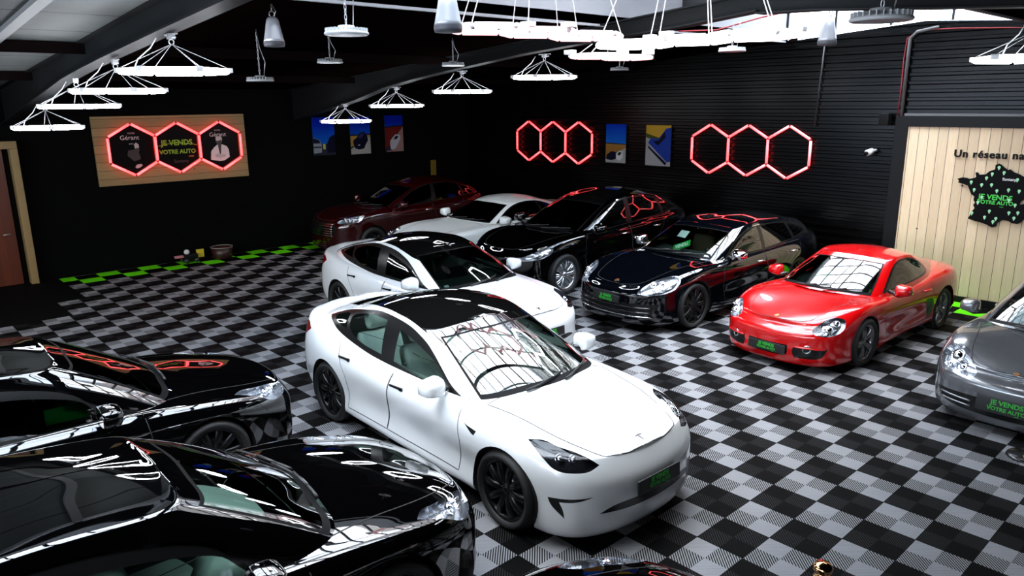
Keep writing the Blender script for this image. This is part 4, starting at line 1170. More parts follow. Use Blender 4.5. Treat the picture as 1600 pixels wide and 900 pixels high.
def spec_grey_sport():
    sp = spec_sport('grey_sport', ((.17, .175, .185), .2)); sp['metal'] = .55
    lamp = smooth_poly(v3([(1.66, .755, .612), (1.62, .71, .708), (1.66, .60, .755), (1.73, .515, .734), (1.83, .46, .69), (1.93, .40, .652), (2.05, .36, .57), (2.06, .40, .525), (2.0, .55, .527), (1.87, .675, .564)]), 4)
    low = smooth_poly(v3([(2., -.02, .36), (2., -.02, .36), (2., .34, .36), (2., .66, .34), (2., .70, .31), (2., .60, .22), (2., .35, .19), (2., -.02, .185), (2., -.02, .185)]), 3)
    sp['cuts'] = [(40, lamp, (.62, .50, .60), dict(src={0, 20}, facing=.05, cond=lambda c: c.x > 1.4)), (41, low, (1, 0, 0), dict(src={0}, facing=.05, cond=lambda c: c.x > 1.6))]
    sp['cut_objs'] = [(41, 'front_intake', 'trim', 'sym')]
    sp['lamps'] = [(40, 'headlamp', .075, [(-.06, .04, .03, .06), (.05, -.05, -.05, .035), (-.02, .10, -.06, .03)], (-.7, -.4, -.55))]
    def slats(root, B, G, mt, S_):
        for z in (.30, .245):
            for sg in (1, -1):
                P = [B.project((2, y, z), (1, 0, 0))[0] for y in np.linspace(.33, .66, 9)]
                P = [(p.x + .004, sg * p.y, p.z) for p in P if p]
                if len(P) > 2: MB().tube(P, .011, 6).build('intake_bar', mt['paint'], root)
    sp['extras'] = [shield_badge(1.97, .07), plate_at((2.135, 0, .33), -.05, h=.16, w=.55, green=(.02, .62, .04), k=.95), slats, card(.55, -.30, .90, .26, .2, -.1, -.7, lambda: mat('card_teal', (.16, .42, .38), .5))]
    sp['mirror_mat'] = None
    return morph(sp, [(-2.2, -2.2), (2.13, 2.13)], 1.0, [(0, 0), (.6, .6), (1.3, 1.27)])

# ---- long black estate with a low nose
def spec_gt(key='black_estate'):
    sp = dict(key=key, paint=((.001, .0014, .0026), .03), cal='black', interior='tan', tint='clear', tint_rear='dark', bucket='chrome')
    xs = (2.44, 1.475, 0, -1.475, -2.6)
    sp['axles'] = (1.475, -1.475); sp['half'] = .95
    sp['plan'] = [(2.44, 0), (2.42, .30), (2.35, .56), (2.21, .75), (1.95, .885), (1.475, .945), (.75, .95), (0, .945), (-.75, .95), (-1.475, .965), (-1.95, .94), (-2.3, .83), (-2.52, .58), (-2.585, .29), (-2.60, 0)]
    sp['levels'] = [
        lv(xs, (.13, .15, .18, .20, .27), (.03, .05, .06, .06, .06), -.08, .10),
        lv(xs, (.20, .22, .24, .27, .36), (.0, .0, .015, .01, .03), -.01, .03),
        lv(xs, (.38, .42, .42, .47, .52), (.0, .0, .035, .0, .0)),
        lv(xs, (.53, .58, .60, .66, .70), (.0, .0, .01, .0, .0)),
        lv(xs, (.62, .75, .76, .83, .87), (.0, .005, .01, .01, .03), -.03, .02),
        lv(xs, (.68, .87, .90, .98, 1.02), (.05, .05, .075, .07, .10), -.12, .05)]
    sp['hood_c'] = [(2.32, .685), (2.1, .735), (1.7, .82), (1.3, .89), (1.0, .94), (.6, .98), (0, 1.0), (-1.5, 1.05), (-2.3, 1.08), (-2.6, 1.0)]
    sp['hood_f'] = [(2.32, .69), (2.05, .79), (1.7, .885), (1.4, .92), (1.0, .925), (.5, .92), (-.8, .96), (-1.5, 1.02), (-2.2, 1.04), (-2.6, .98)]
    sp['fpow'] = 2.5
    sp['xc'] = [2.34, 2.18, 1.96, 1.72, 1.46, 1.2, .7, .1, -.75, -1.2, -1.6, -1.95, -2.2, -2.42, -2.54]
    sp['cab_base'] = [(1.02, 0, .955), (.98, .38, .945), (.80, .74, .905), (.15, .815, .88), (-.4, .83, .895), (-1.0, .83, .925), (-1.6, .80, .975), (-2.15, .70, 1.03), (-2.42, .38, 1.06), (-2.46, 0, 1.065)]
    sp['cab_roof'] = [(.08, 0, 1.345), (.05, .30, 1.338), (.0, .565, 1.315), (-.28, .61, 1.36), (-.6, .62, 1.378), (-1.05, .61, 1.372), (-1.55, .585, 1.335), (-1.98, .53, 1.265), (-2.1, .30, 1.27), (-2.12, 0, 1.27)]
    sp['roof_c'] = [(.1, 1.345), (-.2, 1.40), (-.6, 1.425), (-1.1, 1.42), (-1.6, 1.385), (-2.12, 1.29)]
    sp['cab_mid'] = -.6; sp['uA'] = 2; sp['uC'] = 7; sp['pillar'] = .15
    sp['dlo'] = [(.60, .905), (.60, .905), (.40, 1.035), (.17, 1.16), (-.1, 1.265), (-.4, 1.32), (-.9, 1.33), (-1.4, 1.29), (-1.8, 1.21), (-2.05, 1.10), (-2.0, 1.05), (-1.6, 1.01), (-1, .965), (-.3, .93), (.2, .91)]
    sp['windows'] = [
        [(.48, .945), (.48, .945), (.38, 1.025), (.17, 1.14), (-.1, 1.242), (-.40, 1.297), (-.47, 1.30), (-.47, 1.30), (-.44, .955), (-.44, .955)],
        [(-.54, .965), (-.54, .965), (-.57, 1.302), (-.57, 1.302), (-.9, 1.307), (-1.3, 1.277), (-1.33, 1.27), (-1.33, 1.27), (-1.42, 1.015), (-1.42, 1.015)],
        [(-1.5, 1.035), (-1.5, 1.035), (-1.42, 1.255), (-1.42, 1.255), (-1.75, 1.185), (-1.96, 1.09), (-1.96, 1.09)]]
    sp['tinted'] = (1, 2)
    sp['wheels'] = dict(r=.352, rim=.275, w=.25, track=.93, style=('black', 10, .07), af=.39, ar=.39)
    sp['hood_line'] = [(2.29, 0), (2.27, .2), (2.18, .42), (1.9, .53), (1.5, .62), (1.2, .68), (.92, .70), (.92, .70), (.92, -.02), (.92, -.02), (2.29, -.02)]
    sp['doors'] = [[(.72, .30), (.80, .55), (.78, .80), (.64, .92), (-.40, .945), (-.46, .6), (-.50, .30)],
                   [(-.51, .30), (-.47, .6), (-.41, .945), (-1.5, .99), (-1.46, .85), (-1.16, .66), (-1.02, .45), (-1.0, .30)]]
    sp['handles'] = [(-.28, .80, .21), (-1.28, .84, .21)]; sp['handle_style'] = 'chrome'
    sp['mirror'] = (.50, 1.0, 1.0); sp['mirror_sc'] = 1.05; sp['mirror_foot'] = (.47, .80, .94); sp['mirror_mat'] = 'chrome'
    sp['seats'] = [(-.22, .38, .40), (-1.2, .38, .42)]; sp['dash'] = (.45, .90)
    lamp = smooth_poly(v3([(2.34, .52, .64), (2.15, .57, .735), (1.95, .64, .80), (1.80, .78, .845), (1.80, .88, .81), (1.92, .91, .71), (2.08, .84, .635), (2.22, .72, .60), (2.32, .58, .60)]), 4)
    c1 = smooth_poly(v3([(2.3, -.02, .46), (2.3, -.02, .46), (2.3, .40, .46), (2.3, .78, .47), (2.3, .78, .47), (2.3, .74, .36), (2.3, .5, .25), (2.3, .5, .25), (2.3, -.02, .22), (2.3, -.02, .22)]), 3)
    sp['cuts'] = [(40, lamp, (.62, .55, .56), dict(src={0}, facing=.1)), (41, c1, (1, 0, 0), dict(src={0}, facing=.05, cond=lambda c: c.x > 1.7)),
                  (44, v3([(-3, 0, .82), (-3, 0, .92), (-2.2, 0, .96), (-2.2, 0, .86)]), (0, 1, 0), dict(src={0}, facing=0., cond=lambda c: c.x < -2.1))]
    sp['cut_objs'] = [(41, 'front_intake', 'trim', 'sym'), (44, 'tail_lamp', 'red', 'sym')]
    sp['lamps'] = [(40, 'headlamp', .06, [(.07, -.05, .02, .035), (-.02, .04, .03, .035), (.09, -.02, -.06, .03), (.01, .06, -.05, .03)], (-.75, -.35, -.45))]
    d = [Vector((x, 0, z)) for x, z in sp['dlo']]
    sp['trims'] = [('window_trim', 'chrome', 'G', smooth_poly(d[:12], 4, False), (0, 1, 0), .012, False)]
    def slats(root, B, G, mt, S_):
        for z, h, m_ in ((.405, .014, 'paint'), (.335, .014, 'paint'), (.27, .012, 'chrome')):
            m = MB(); P = []
            for i in range(25):
                y = -.72 + 1.44 * i / 24; co, n = B.project((2, abs(y), z), (1, 0, 0))
                if co: P.append((co.x + .006, y, z))
            if len(P) > 3: m.tube(P, h, 6); m.build('intake_slat', mt[m_], root)
    sp['extras'] = [shield_badge(2.20), plate_at((2.452, 0, .49), -.1), slats, card(.60, -.03, 1.03, .36, .11, -.2, -.5, lambda: mat('sold_card_green', (.01, .33, .04), .5), 'VENDU', mat('card_white', (.8, .8, .8), .5), 'sold_card', 'green card with white letters behind the windscreen', roll=.45),
                    card(.34, -.2, 1.17, .2, .14, -.2, -.8, lambda: mat('card_white', (.8, .8, .8), .5))]
    return sp

# ---- tall black electric crossover
def spec_crossover(key='black_crossover'):
    sp = dict(key=key, paint=((.0007, .0007, .0009), .015), cal='black', interior='dark', tint='dark', tint_rear='dark', bucket='chrome')
    xs = (2.36, 1.4825, 0, -1.4825, -2.66)
    sp['axles'] = (1.4825, -1.4825); sp['half'] = .985; sp['under'] = .28
    sp['plan'] = [(2.36, 0), (2.34, .32), (2.26, .60), (2.10, .81), (1.85, .93), (1.4825, .975), (.75, .985), (0, .99), (-.75, .995), (-1.4825, .995), (-1.95, .965), (-2.32, .85), (-2.56, .58), (-2.64, .29), (-2.66, 0)]
    sp['levels'] = [
        lv(xs, (.19, .22, .24, .26, .34), (.03, .05, .06, .06, .06), -.08, .10),
        lv(xs, (.26, .29, .30, .33, .44), (.0, .0, .01, .01, .03), -.01, .03),
        lv(xs, (.46, .50, .52, .56, .62), (.0, .0, .035, .0, .0)),
        lv(xs, (.64, .70, .74, .80, .84), (.0, .0, .01, .0, .0)),
        lv(xs, (.75, .88, .95, 1.02, 1.04), (.0, .005, .01, .01, .03), -.03, .02),
        lv(xs, (.83, 1.0, 1.07, 1.13, 1.16), (.05, .05, .08, .08, .10), -.12, .05)]
    sp['hood_c'] = [(2.24, .84), (2.0, .92), (1.6, 1.0), (1.25, 1.06), (1.0, 1.1), (0, 1.14), (-1.5, 1.18), (-2.4, 1.22), (-2.66, 1.12)]
    sp['hood_f'] = [(2.24, .84), (1.95, .94), (1.5, 1.02), (1.2, 1.05), (.6, 1.08), (-.8, 1.12), (-1.5, 1.17), (-2.3, 1.19), (-2.66, 1.10)]
    sp['xc'] = [2.26, 2.12, 1.92, 1.7, 1.46, 1.2, .7, .1, -.75, -1.2, -1.6, -1.95, -2.2, -2.46, -2.6]
    sp['cab_base'] = [(1.30, 0, 1.06), (1.23, .40, 1.05), (.98, .76, 1.0), (.35, .845, 1.03), (-.35, .86, 1.055), (-1.05, .855, 1.09), (-1.7, .82, 1.14), (-2.2, .70, 1.19), (-2.44, .38, 1.22), (-2.48, 0, 1.225)]
    sp['cab_roof'] = [(.10, 0, 1.555), (.07, .34, 1.548), (-.06, .60, 1.505), (-.28, .645, 1.545), (-.6, .655, 1.575), (-1.05, .645, 1.565), (-1.5, .615, 1.50), (-1.85, .55, 1.425), (-1.98, .3, 1.42), (-2.0, 0, 1.42)]
    sp['roof_c'] = [(.12, 1.555), (-.2, 1.63), (-.6, 1.68), (-1.1, 1.665), (-1.6, 1.56), (-2.0, 1.44)]
    sp['cab_mid'] = -.5; sp['uA'] = 2; sp['uC'] = 7; sp['pillar'] = .14
    sp['roof_cut'] = [(.35, .0), (.35, .6), (.12, .60), (-.2, .55), (-.75, .52), (-.75, -.03), (.35, -.03)]
    sp['dlo'] = [(.88, 1.025), (.88, 1.025), (.64, 1.15), (.40, 1.285), (.13, 1.41), (-.15, 1.50), (-.5, 1.545), (-1.0, 1.535), (-1.45, 1.455), (-1.85, 1.33), (-2.1, 1.22), (-1.8, 1.175), (-1.1, 1.115), (-.3, 1.075), (.4, 1.04)]
    sp['windows'] = [
        [(.76, 1.06), (.76, 1.06), (.62, 1.14), (.40, 1.263), (.13, 1.388), (-.15, 1.475), (-.38, 1.51), (-.38, 1.51), (-.30, 1.095), (-.30, 1.095), (.4, 1.063)],
        [(-.46, 1.10), (-.46, 1.10), (-.50, 1.522), (-.50, 1.522), (-1.0, 1.512), (-1.36, 1.45), (-1.36, 1.45), (-1.44, 1.16), (-1.44, 1.16)],
        [(-1.52, 1.17), (-1.52, 1.17), (-1.48, 1.42), (-1.48, 1.42), (-1.8, 1.32), (-2.0, 1.225), (-2.0, 1.225)]]
    sp['tinted'] = (0, 1, 2)
    sp['wheels'] = dict(r=.375, rim=.268, w=.265, track=.965, style=('silver', 10, .09), af=.415, ar=.415)
    sp['hood_line'] = [(2.24, 0), (2.22, .22), (2.14, .45), (1.9, .60), (1.5, .70), (1.2, .74), (1.1, .74), (1.1, .74), (1.1, -.02), (1.1, -.02), (2.24, -.02)]
    sp['doors'] = [[(.94, .38), (1.0, .62), (.98, .92), (.90, 1.03), (-.26, 1.085), (-.34, .7), (-.40, .38)], [(-.41, .38), (-.35, .7), (-.27, 1.085), (-1.36, 1.14), (-1.3, .95), (-1.1, .72), (-1.0, .5), (-.98, .38)]]
    sp['handles'] = [(-.12, .93, .22), (-1.1, .97, .22)]; sp['handle_style'] = 'chrome'
    sp['mirror'] = (.72, 1.06, 1.12); sp['mirror_foot'] = (.70, .84, 1.06)
    lamp = smooth_poly(v3([(1.78, .90, .89), (1.95, .80, .84), (2.10, .70, .78), (2.22, .58, .715), (2.24, .60, .67), (2.12, .76, .675), (1.96, .88, .73), (1.82, .93, .81)]), 4)
    c2 = smooth_poly(v3([(2.3, .70, .46), (2.3, .70, .46), (2.3, -.02, .46), (2.3, -.02, .46), (2.3, -.02, .30), (2.3, -.02, .30), (2.3, .60, .32)]), 3)
    sp['cuts'] = [(40, lamp, (.62, .55, .56), dict(src={0}, facing=.1)), (42, c2, (1, 0, 0), dict(src={0}, facing=.05, cond=lambda c: c.x > 1.7))]
    sp['cut_objs'] = [(42, 'lower_grille', 'trim', 'sym')]
    sp['lamps'] = [(40, 'headlamp', .06, [(.06, -.06, .0, .035), (-.03, .04, .0, .035)], (-.75, -.35, -.45))]
    d = [Vector((x, 0, z)) for x, z in sp['dlo']]
    sp['trims'] = [('window_trim', 'chrome', 'G', smooth_poly(d, 4), (0, 1, 0), .016, True),
                   ('nose_trim', 'chrome', 'B', v3([(3, -.0, .735), (3, .25, .73), (3, .52, .745)]), (1, 0, 0), .02, False)]
    sp['seats'] = [(-.2, .40, .52)]; sp['dash'] = (.62, 1.0)
    sp['extras'] = [card(.62, -.05, 1.19, .22, .17, -.2, -.5, lambda: mat('card_white', (.8, .8, .8), .5))]
    return sp

# ---- white coupe behind
def spec_coupe(key='white_coupe'):
    sp = spec_gt(key); sp['paint'] = ((.80, .84, .83), .3); sp['coat'] = .8; sp['interior'] = 'dark'; sp['tint'] = 'dark'
    sp['cab_base'] = [(.86, 0, .965), (.80, .38, .955), (.56, .74, .92), (.10, .805, .90), (-.4, .82, .92), (-.95, .81, .95), (-1.4, .77, .99), (-1.85, .62, 1.03), (-2.05, .34, 1.05), (-2.08, 0, 1.055)]
    sp['cab_roof'] = [(-.02, 0, 1.315), (-.05, .30, 1.308), (-.16, .545, 1.275), (-.36, .585, 1.30), (-.6, .59, 1.31), (-.9, .575, 1.29), (-1.15, .545, 1.245), (-1.35, .47, 1.21), (-1.42, .28, 1.21), (-1.44, 0, 1.21)]
    sp['roof_c'] = [(0, 1.315), (-.3, 1.365), (-.6, 1.38), (-1.0, 1.34), (-1.44, 1.22)]
    sp['dlo'] = [(.46, .925), (.46, .925), (.24, 1.06), (.02, 1.17), (-.22, 1.25), (-.5, 1.285), (-.85, 1.265), (-1.15, 1.19), (-1.4, 1.07), (-1.38, 1.02), (-1.0, .985), (-.4, .95), (.1, .93)]
    sp['windows'] = [[(.36, .955), (.36, .955), (.22, 1.05), (0, 1.155), (-.24, 1.23), (-.5, 1.262), (-.78, 1.25), (-.78, 1.25), (-.86, 1.0), (-.86, 1.0), (-.3, .97)],
                     [(-.94, 1.01), (-.94, 1.01), (-.87, 1.235), (-.87, 1.235), (-1.1, 1.18), (-1.32, 1.065), (-1.32, 1.065)]]
    sp['tinted'] = (0, 1)
    sp['doors'] = [[(.62, .30), (.70, .55), (.68, .80), (.52, .925), (-.86, .97), (-.92, .6), (-.80, .30)]]
    sp['handles'] = [(-.68, .82, .2)]; sp['trims'] = []; sp['mirror_mat'] = None
    sp['mirror'] = (.42, 1.0, 1.0); sp['mirror_foot'] = (.40, .80, .95)
    sp['hood_line'][6:10] = [(.76, .70), (.76, .70), (.76, -.02), (.76, -.02)]
    sp['hood_c'] = [(2.32, .70), (2.1, .76), (1.7, .845), (1.3, .905), (1.0, .945), (.6, .975), (0, 1.0), (-1.5, 1.05), (-2.3, 1.08), (-2.6, 1.0)]
    sp['hood_f'] = [(2.32, .69), (2.05, .77), (1.7, .85), (1.4, .89), (1.0, .905), (.5, .91), (-.8, .96), (-1.5, 1.02), (-2.2, 1.04), (-2.6, .98)]
    sp['seats'] = [(-.3, .38, .40)]; sp['dash'] = (.30, .90)
    sp['extras'] = [card(.40, .2, 1.03, .26, .09, -.2, -.5, lambda: mat('sold_card_green', (.01, .33, .04), .5), 'VENDU', mat('card_white', (.8, .8, .8), .5), 'sold_card', roll=.6)]
    return sp

# ---- dark red family crossover at the far end
def spec_suv(key='red_suv'):
    sp = spec_crossover(key); sp['extras'] = []
    sp = morph(sp, [(2.36, 2.2), (1.4825, 1.34), (0, -.08), (-1.4825, -1.34), (-2.66, -2.25)], .92 / .985, [(0, 0), (1.05, 1.05), (1.68, 1.63)])
    sp['paint'] = ((.022, .0003, .0004), .16); sp['roof_cut'] = None; sp['interior'] = 'dark'
    sp['wheels'].update(r=.345, rim=.24, af=.385, ar=.385, style=('black', 5, .1))
    sp['trims'] = sp['trims'][:0]
    lamp = smooth_poly(v3([(1.52, .83, .935), (1.72, .74, .95), (1.95, .60, .89), (2.03, .52, .85), (2.03, .52, .85), (2.02, .56, .79), (1.9, .74, .78), (1.74, .84, .82), (1.62, .86, .85)]), 3)
    gr = smooth_poly(v3([(2.2, -.02, .82), (2.2, -.02, .82), (2.2, .50, .82), (2.2, .50, .82), (2.2, .56, .66), (2.2, .44, .50), (2.2, .44, .50), (2.2, -.02, .48), (2.2, -.02, .48)]), 3)
    sp['cuts'] = [(40, lamp, (.62, .55, .56), dict(src={0}, facing=.1)), (42, gr, (1, 0, 0), dict(src={0}, facing=.05, cond=lambda c: c.x > 1.5))]
    sp['cut_objs'] = [(42, 'grille', 'trim', 'sym')]
    sp['lamps'] = [(40, 'headlamp', .06, [(.06, -.08, .0, .03), (-.0, -.01, .0, .03), (-.06, .06, .0, .03)], (-.75, -.35, -.45))]
    def slats(root, B, G, mt, S_):
        for k in range(6):
            z = .53 + .05 * k; P = []
            for i in range(15):
                y = -.46 + .92 * i / 14; co, n = B.project((2, abs(y), z), (1, 0, 0))
                if co: P.append((co.x + .004, y, z))
            if len(P) > 3: MB().tube(P, .006, 5).build('grille_bar', mt['chrome'], root)
    sp['seats'] = [(-.25, .38, .52)]; sp['dash'] = (.42, 1.0)
    sp['extras'] = [slats, card(.28, .36, 1.25, .18, .26, -.2, -.4, lambda: mat('card_teal', (.16, .42, .38), .5))]
    return sp
# ---------------------------------------------------------------- the cars in their places
D = math.radians
def place(spec, name, x, y, deg, label):
    r = empty(name, (x, y, 0), D(deg), label, 'car')
    return build_car(spec, r)
hero = place(spec_saloon(), 'saloon_car', -.97, -2.915, -1.2, 'white four-door car with black glass roof and pale seats, nearest the middle of the floor')
place(spec_saloon('white_saloon', 'dark', 'mid'), 'saloon_car', -4.22, -.88, 0, 'white four-door car with black glass roof and dark interior, parked behind its twin')
place(spec_long('black_saloon', 'grey', 'clear'), 'saloon_car', .17, -6.70, 90, 'glossy black saloon with a black roof at the near corner, beside the white car')
place(spec_long(extras=[card(.42, -.68, .99, .40, .13, -PI / 2, -.1, lambda: mat('sold_card_green', (.01, .33, .04), .5), name='sold_card')]), 'saloon_car', -2.68, -6.68, 90, 'glossy black saloon with red neon mirrored in its windscreen, by the picture edge')
place(spec_long(), 'saloon_car', 2.74, -6.42, 90, 'black car of which only the wing shows at the bottom edge')
place(spec_red_sport(), 'sports_car', .05, 3.31, -92.2, 'bright red two-seat sports car in front of the pine panel')
place(spec_grey_sport(), 'sports_car', 2.74, 3.06, -90.5, 'grey two-seat sports car cut by the right edge of the picture')
place(spec_gt(), 'estate_car', -2.47, 3.43, -92.4, 'low black estate car with a green sold card behind its windscreen')
place(spec_crossover(), 'crossover_car', -5.29, 3.47, -90, 'tall black car with silver wheels and chrome window trim')
place(spec_coupe(), 'coupe_car', -7.7, 3.1, -90, 'white two-door car at the back, between the red one and the tall black one')
place(spec_suv(), 'crossover_car', -10.55, 2.75, -90, 'dark red car in the dim far corner')
# ---------------------------------------------------------------- lamps, neon, signs
def emit_mat(name, col, s):
    return mat(name, (.8, .8, .8), .4, emit=col, es=s)
lamp_white = emit_mat('lamp_tube_white', (.88, .93, 1.0), 20.0)
lamp_big = emit_mat('lamp_tube_daylight', (.93, .96, 1.0), 12.0)
neon_red = emit_mat('neon_red', (1.0, .022, .026), 2.2)
neon_pink = emit_mat('tube_pink', (1.0, .42, .45), 1.15)
wire_m = mat('wire_grey', (.32, .32, .33), .4); zinc = mat('zinc', (.5, .5, .52), .35, .8); white_p = mat('white_plastic', (.75, .75, .76), .35); blk = mat('matt_black', (.005, .005, .005), .5, spec=.1)

def hexa(a, c=(0, 0), pointy=True, rot=0.):
    return [(c[0] + a * math.cos(PI / 3 * k + (PI / 2 if pointy else 0) + rot), c[1] + a * math.sin(PI / 3 * k + (PI / 2 if pointy else 0) + rot)) for k in range(6)]

def make_lamp():
    """hexagonal ring lamp hanging by wires from a beam clamp; origin at the ring"""
    r = empty('hexagon_lamp', (0, 0, 0))
    P = hexa(.5, pointy=False)
    for k in range(6):
        a, b = Vector((*P[k], 0)), Vector((*P[(k + 1) % 6], 0)); d = (b - a) * .05
        MB().tube([a + d, b - d], .028, 8).build('light_tube', lamp_white, r)
    for k in range(6): MB().box((P[k][0] - .035, P[k][1] - .035, -.014), (P[k][0] + .035, P[k][1] + .035, .034), None, .008).build('joint', white_p, r)
    h = .26
    for k in range(0, 6):
        MB().tube([(P[k][0], P[k][1], .03), (0, 0, h)], .0035, 5).build('wire', wire_m, r)
    MB().tube([(-.22, -.30, .02), (-.20, -.26, .12), (-.13, -.16, .22), (-.1, -.1, h + .06)], .006, 6).build('cable', white_p, r)
    g = MB(); g.tube([(.0, .025 * math.cos(t), h + .02 + .025 * math.sin(t)) for t in (2 * PI * i / 14 for i in range(14))], .006, 6, True)
    g.build('hook', zinc, r)
    g = MB(); g.box((-.12, -.012, h + .085), (.13, .012, h + .097)); g.box((-.03, -.03, h + .045), (-.02, .03, h + .10)); g.box((.02, -.03, h + .045), (.03, .03, h + .10)); g.tube([(-.05, 0, h + .06), (.10, 0, h + .06)], .007, 6)
    g.build('clamp', zinc, r)
    return r
LAMPS = [(-3.44, -4.66, 3.69, 'nearest lamp of the left-hand beam, largest of that row'), (-5.29, -4.68, 3.53, 'second lamp along the left-hand beam, before the dark ceiling'), (-6.89, -4.74, 3.36, 'third lamp along the left-hand beam, over the door side'),
         (-8.8, -4.76, 3.05, 'lowest lamp of the left-hand beam, above the wooden door frame'),
         (-4.2, 1.3, 3.73, 'nearest lamp of the middle beam, above the far neon sign'), (-6.16, 1.21, 3.54, 'second lamp of the middle beam, under a grey disc lamp'), (-8.07, 1.1, 3.30, 'third lamp of the middle beam'), (-9.77, .95, 2.99, 'lowest lamp of the middle beam, in front of the blue posters'),
         (2.45, 1.15, 3.71, 'lamp over the pale pine panel, cut by the picture edge')]
proto = None
for x, y, z, w in LAMPS:
    o = make_lamp() if proto is None else copy_tree(proto)
    proto = proto or o
    o.location = (x, y, z); o.rotation_euler = (0, 0, .12 * math.sin(3 * x)); tag(o, 'white hexagon ring lamp, ' + w, 'lamp', 'hexagon ring lamps under the beams')

# big honeycomb lamps under the skylight
def honeycomb(name, a, n, m, r, along, label, cat, group, loc, tube_r=.03, caps=True, jm=white_p, vertical=None):
    """n hexagons in a row sharing sides; tubes are parts. along: unit vector of the row, other axis in the plane"""
    root = empty(name, loc, 0, label, cat, group)
    e1 = Vector(along); e2 = Vector(vertical) if vertical else Vector((-e1.y, e1.x, 0))
    w = a * math.sqrt(3); edges = {}; nodes = {}
    for k in range(n):
        c = (k - (n - 1) / 2) * w
        P = [(c + p[0], p[1]) for p in hexa(a)]
        for i in range(6):
            p, q = P[i], P[(i + 1) % 6]
            kp = (round(p[0], 3), round(p[1], 3)); kq = (round(q[0], 3), round(q[1], 3))
            edges[tuple(sorted((kp, kq)))] = 1; nodes[kp] = 1; nodes[kq] = 1
    V = lambda p: e1 * p[0] + e2 * p[1]
    for (p, q) in edges:
        A, B_ = V(p), V(q); d = (B_ - A).normalized() * tube_r * .9
        MB().tube([A + d, B_ - d], tube_r, 10).build('tube', m, root)
    for p in nodes: MB().sphere(V(p), tube_r * .85, 6).build('joint', jm, root)
    return root, [V(p) for p in nodes]
def hang(root, pts, top, name='wire'):
    for p in pts:
        q = Vector((p.x * .55, p.y * .55, top))
        MB().tube([p + Vector((0, 0, .02)), q], .006, 5).build(name, white_p, root)
HC = [('pink', neon_pink, (-1.5, -1.49, 4.08), (0, 1, 0), .43, 3, .032, 'overhead honeycomb lamp of three hexagons glowing pink-white under the skylight'),
      ('white', lamp_big, (-.74, .20, 4.03), (1, 0, 0), .46, 3, .040, 'overhead honeycomb lamp of three hexagons glowing cold white under the skylight'),
      ('pink', neon_pink, (-2.25, .62, 3.93), (0, 1, 0), .36, 2, .028, 'smaller pink overhead honeycomb lamp of two hexagons behind the white one')]
for k, m, loc, al, a, n, tr, lab in HC:
    r, nd = honeycomb('honeycomb_lamp', a, n, m, 0, al, lab, 'lamp', 'honeycomb lamps under the skylight', loc, tr)
    hang(r, nd[::2], 1.12 if n == 3 else .17)
    for p in nd[1::3]: MB().box((p.x - .07, p.y - .05, .02), (p.x + .07, p.y + .05, .075), None, .01).build('driver_box', white_p, r)

# neon hexagon trios on the walls
def neon(loc, along, a, lab, group='red neon hexagon signs'):
    r, nd = honeycomb('neon_sign', a, 3, neon_red, 0, along, lab, 'neon sign', group, loc, .025, vertical=(0, 0, 1), jm=mat('neon_joint', (.25, .01, .01), .4))
    e = Vector(along); nrm = Vector((e.y, -e.x, 0)); nrm = nrm if nrm.dot(Vector((4.5, -7.4, 0)) - Vector((loc[0], loc[1], 0))) < 0 else -nrm
    for p in nd: MB().tube([p, p + nrm * .06], .008, 6).build('stand_off', blk, r)
    return r
neon((-8.94, YW - .09, 2.355), (1, 0, 0), .506, 'red neon trio of hexagons on the black back wall between two posters')
neon((-3.49, YW - .09, 2.355), (1, 0, 0), .503, 'red neon trio of hexagons on the ribbed back wall above the black estate car')
neon((XW + .14, -1.68, 2.475), (0, 1, 0), .527, 'red neon trio of hexagons framing black plates on the wooden sign board')

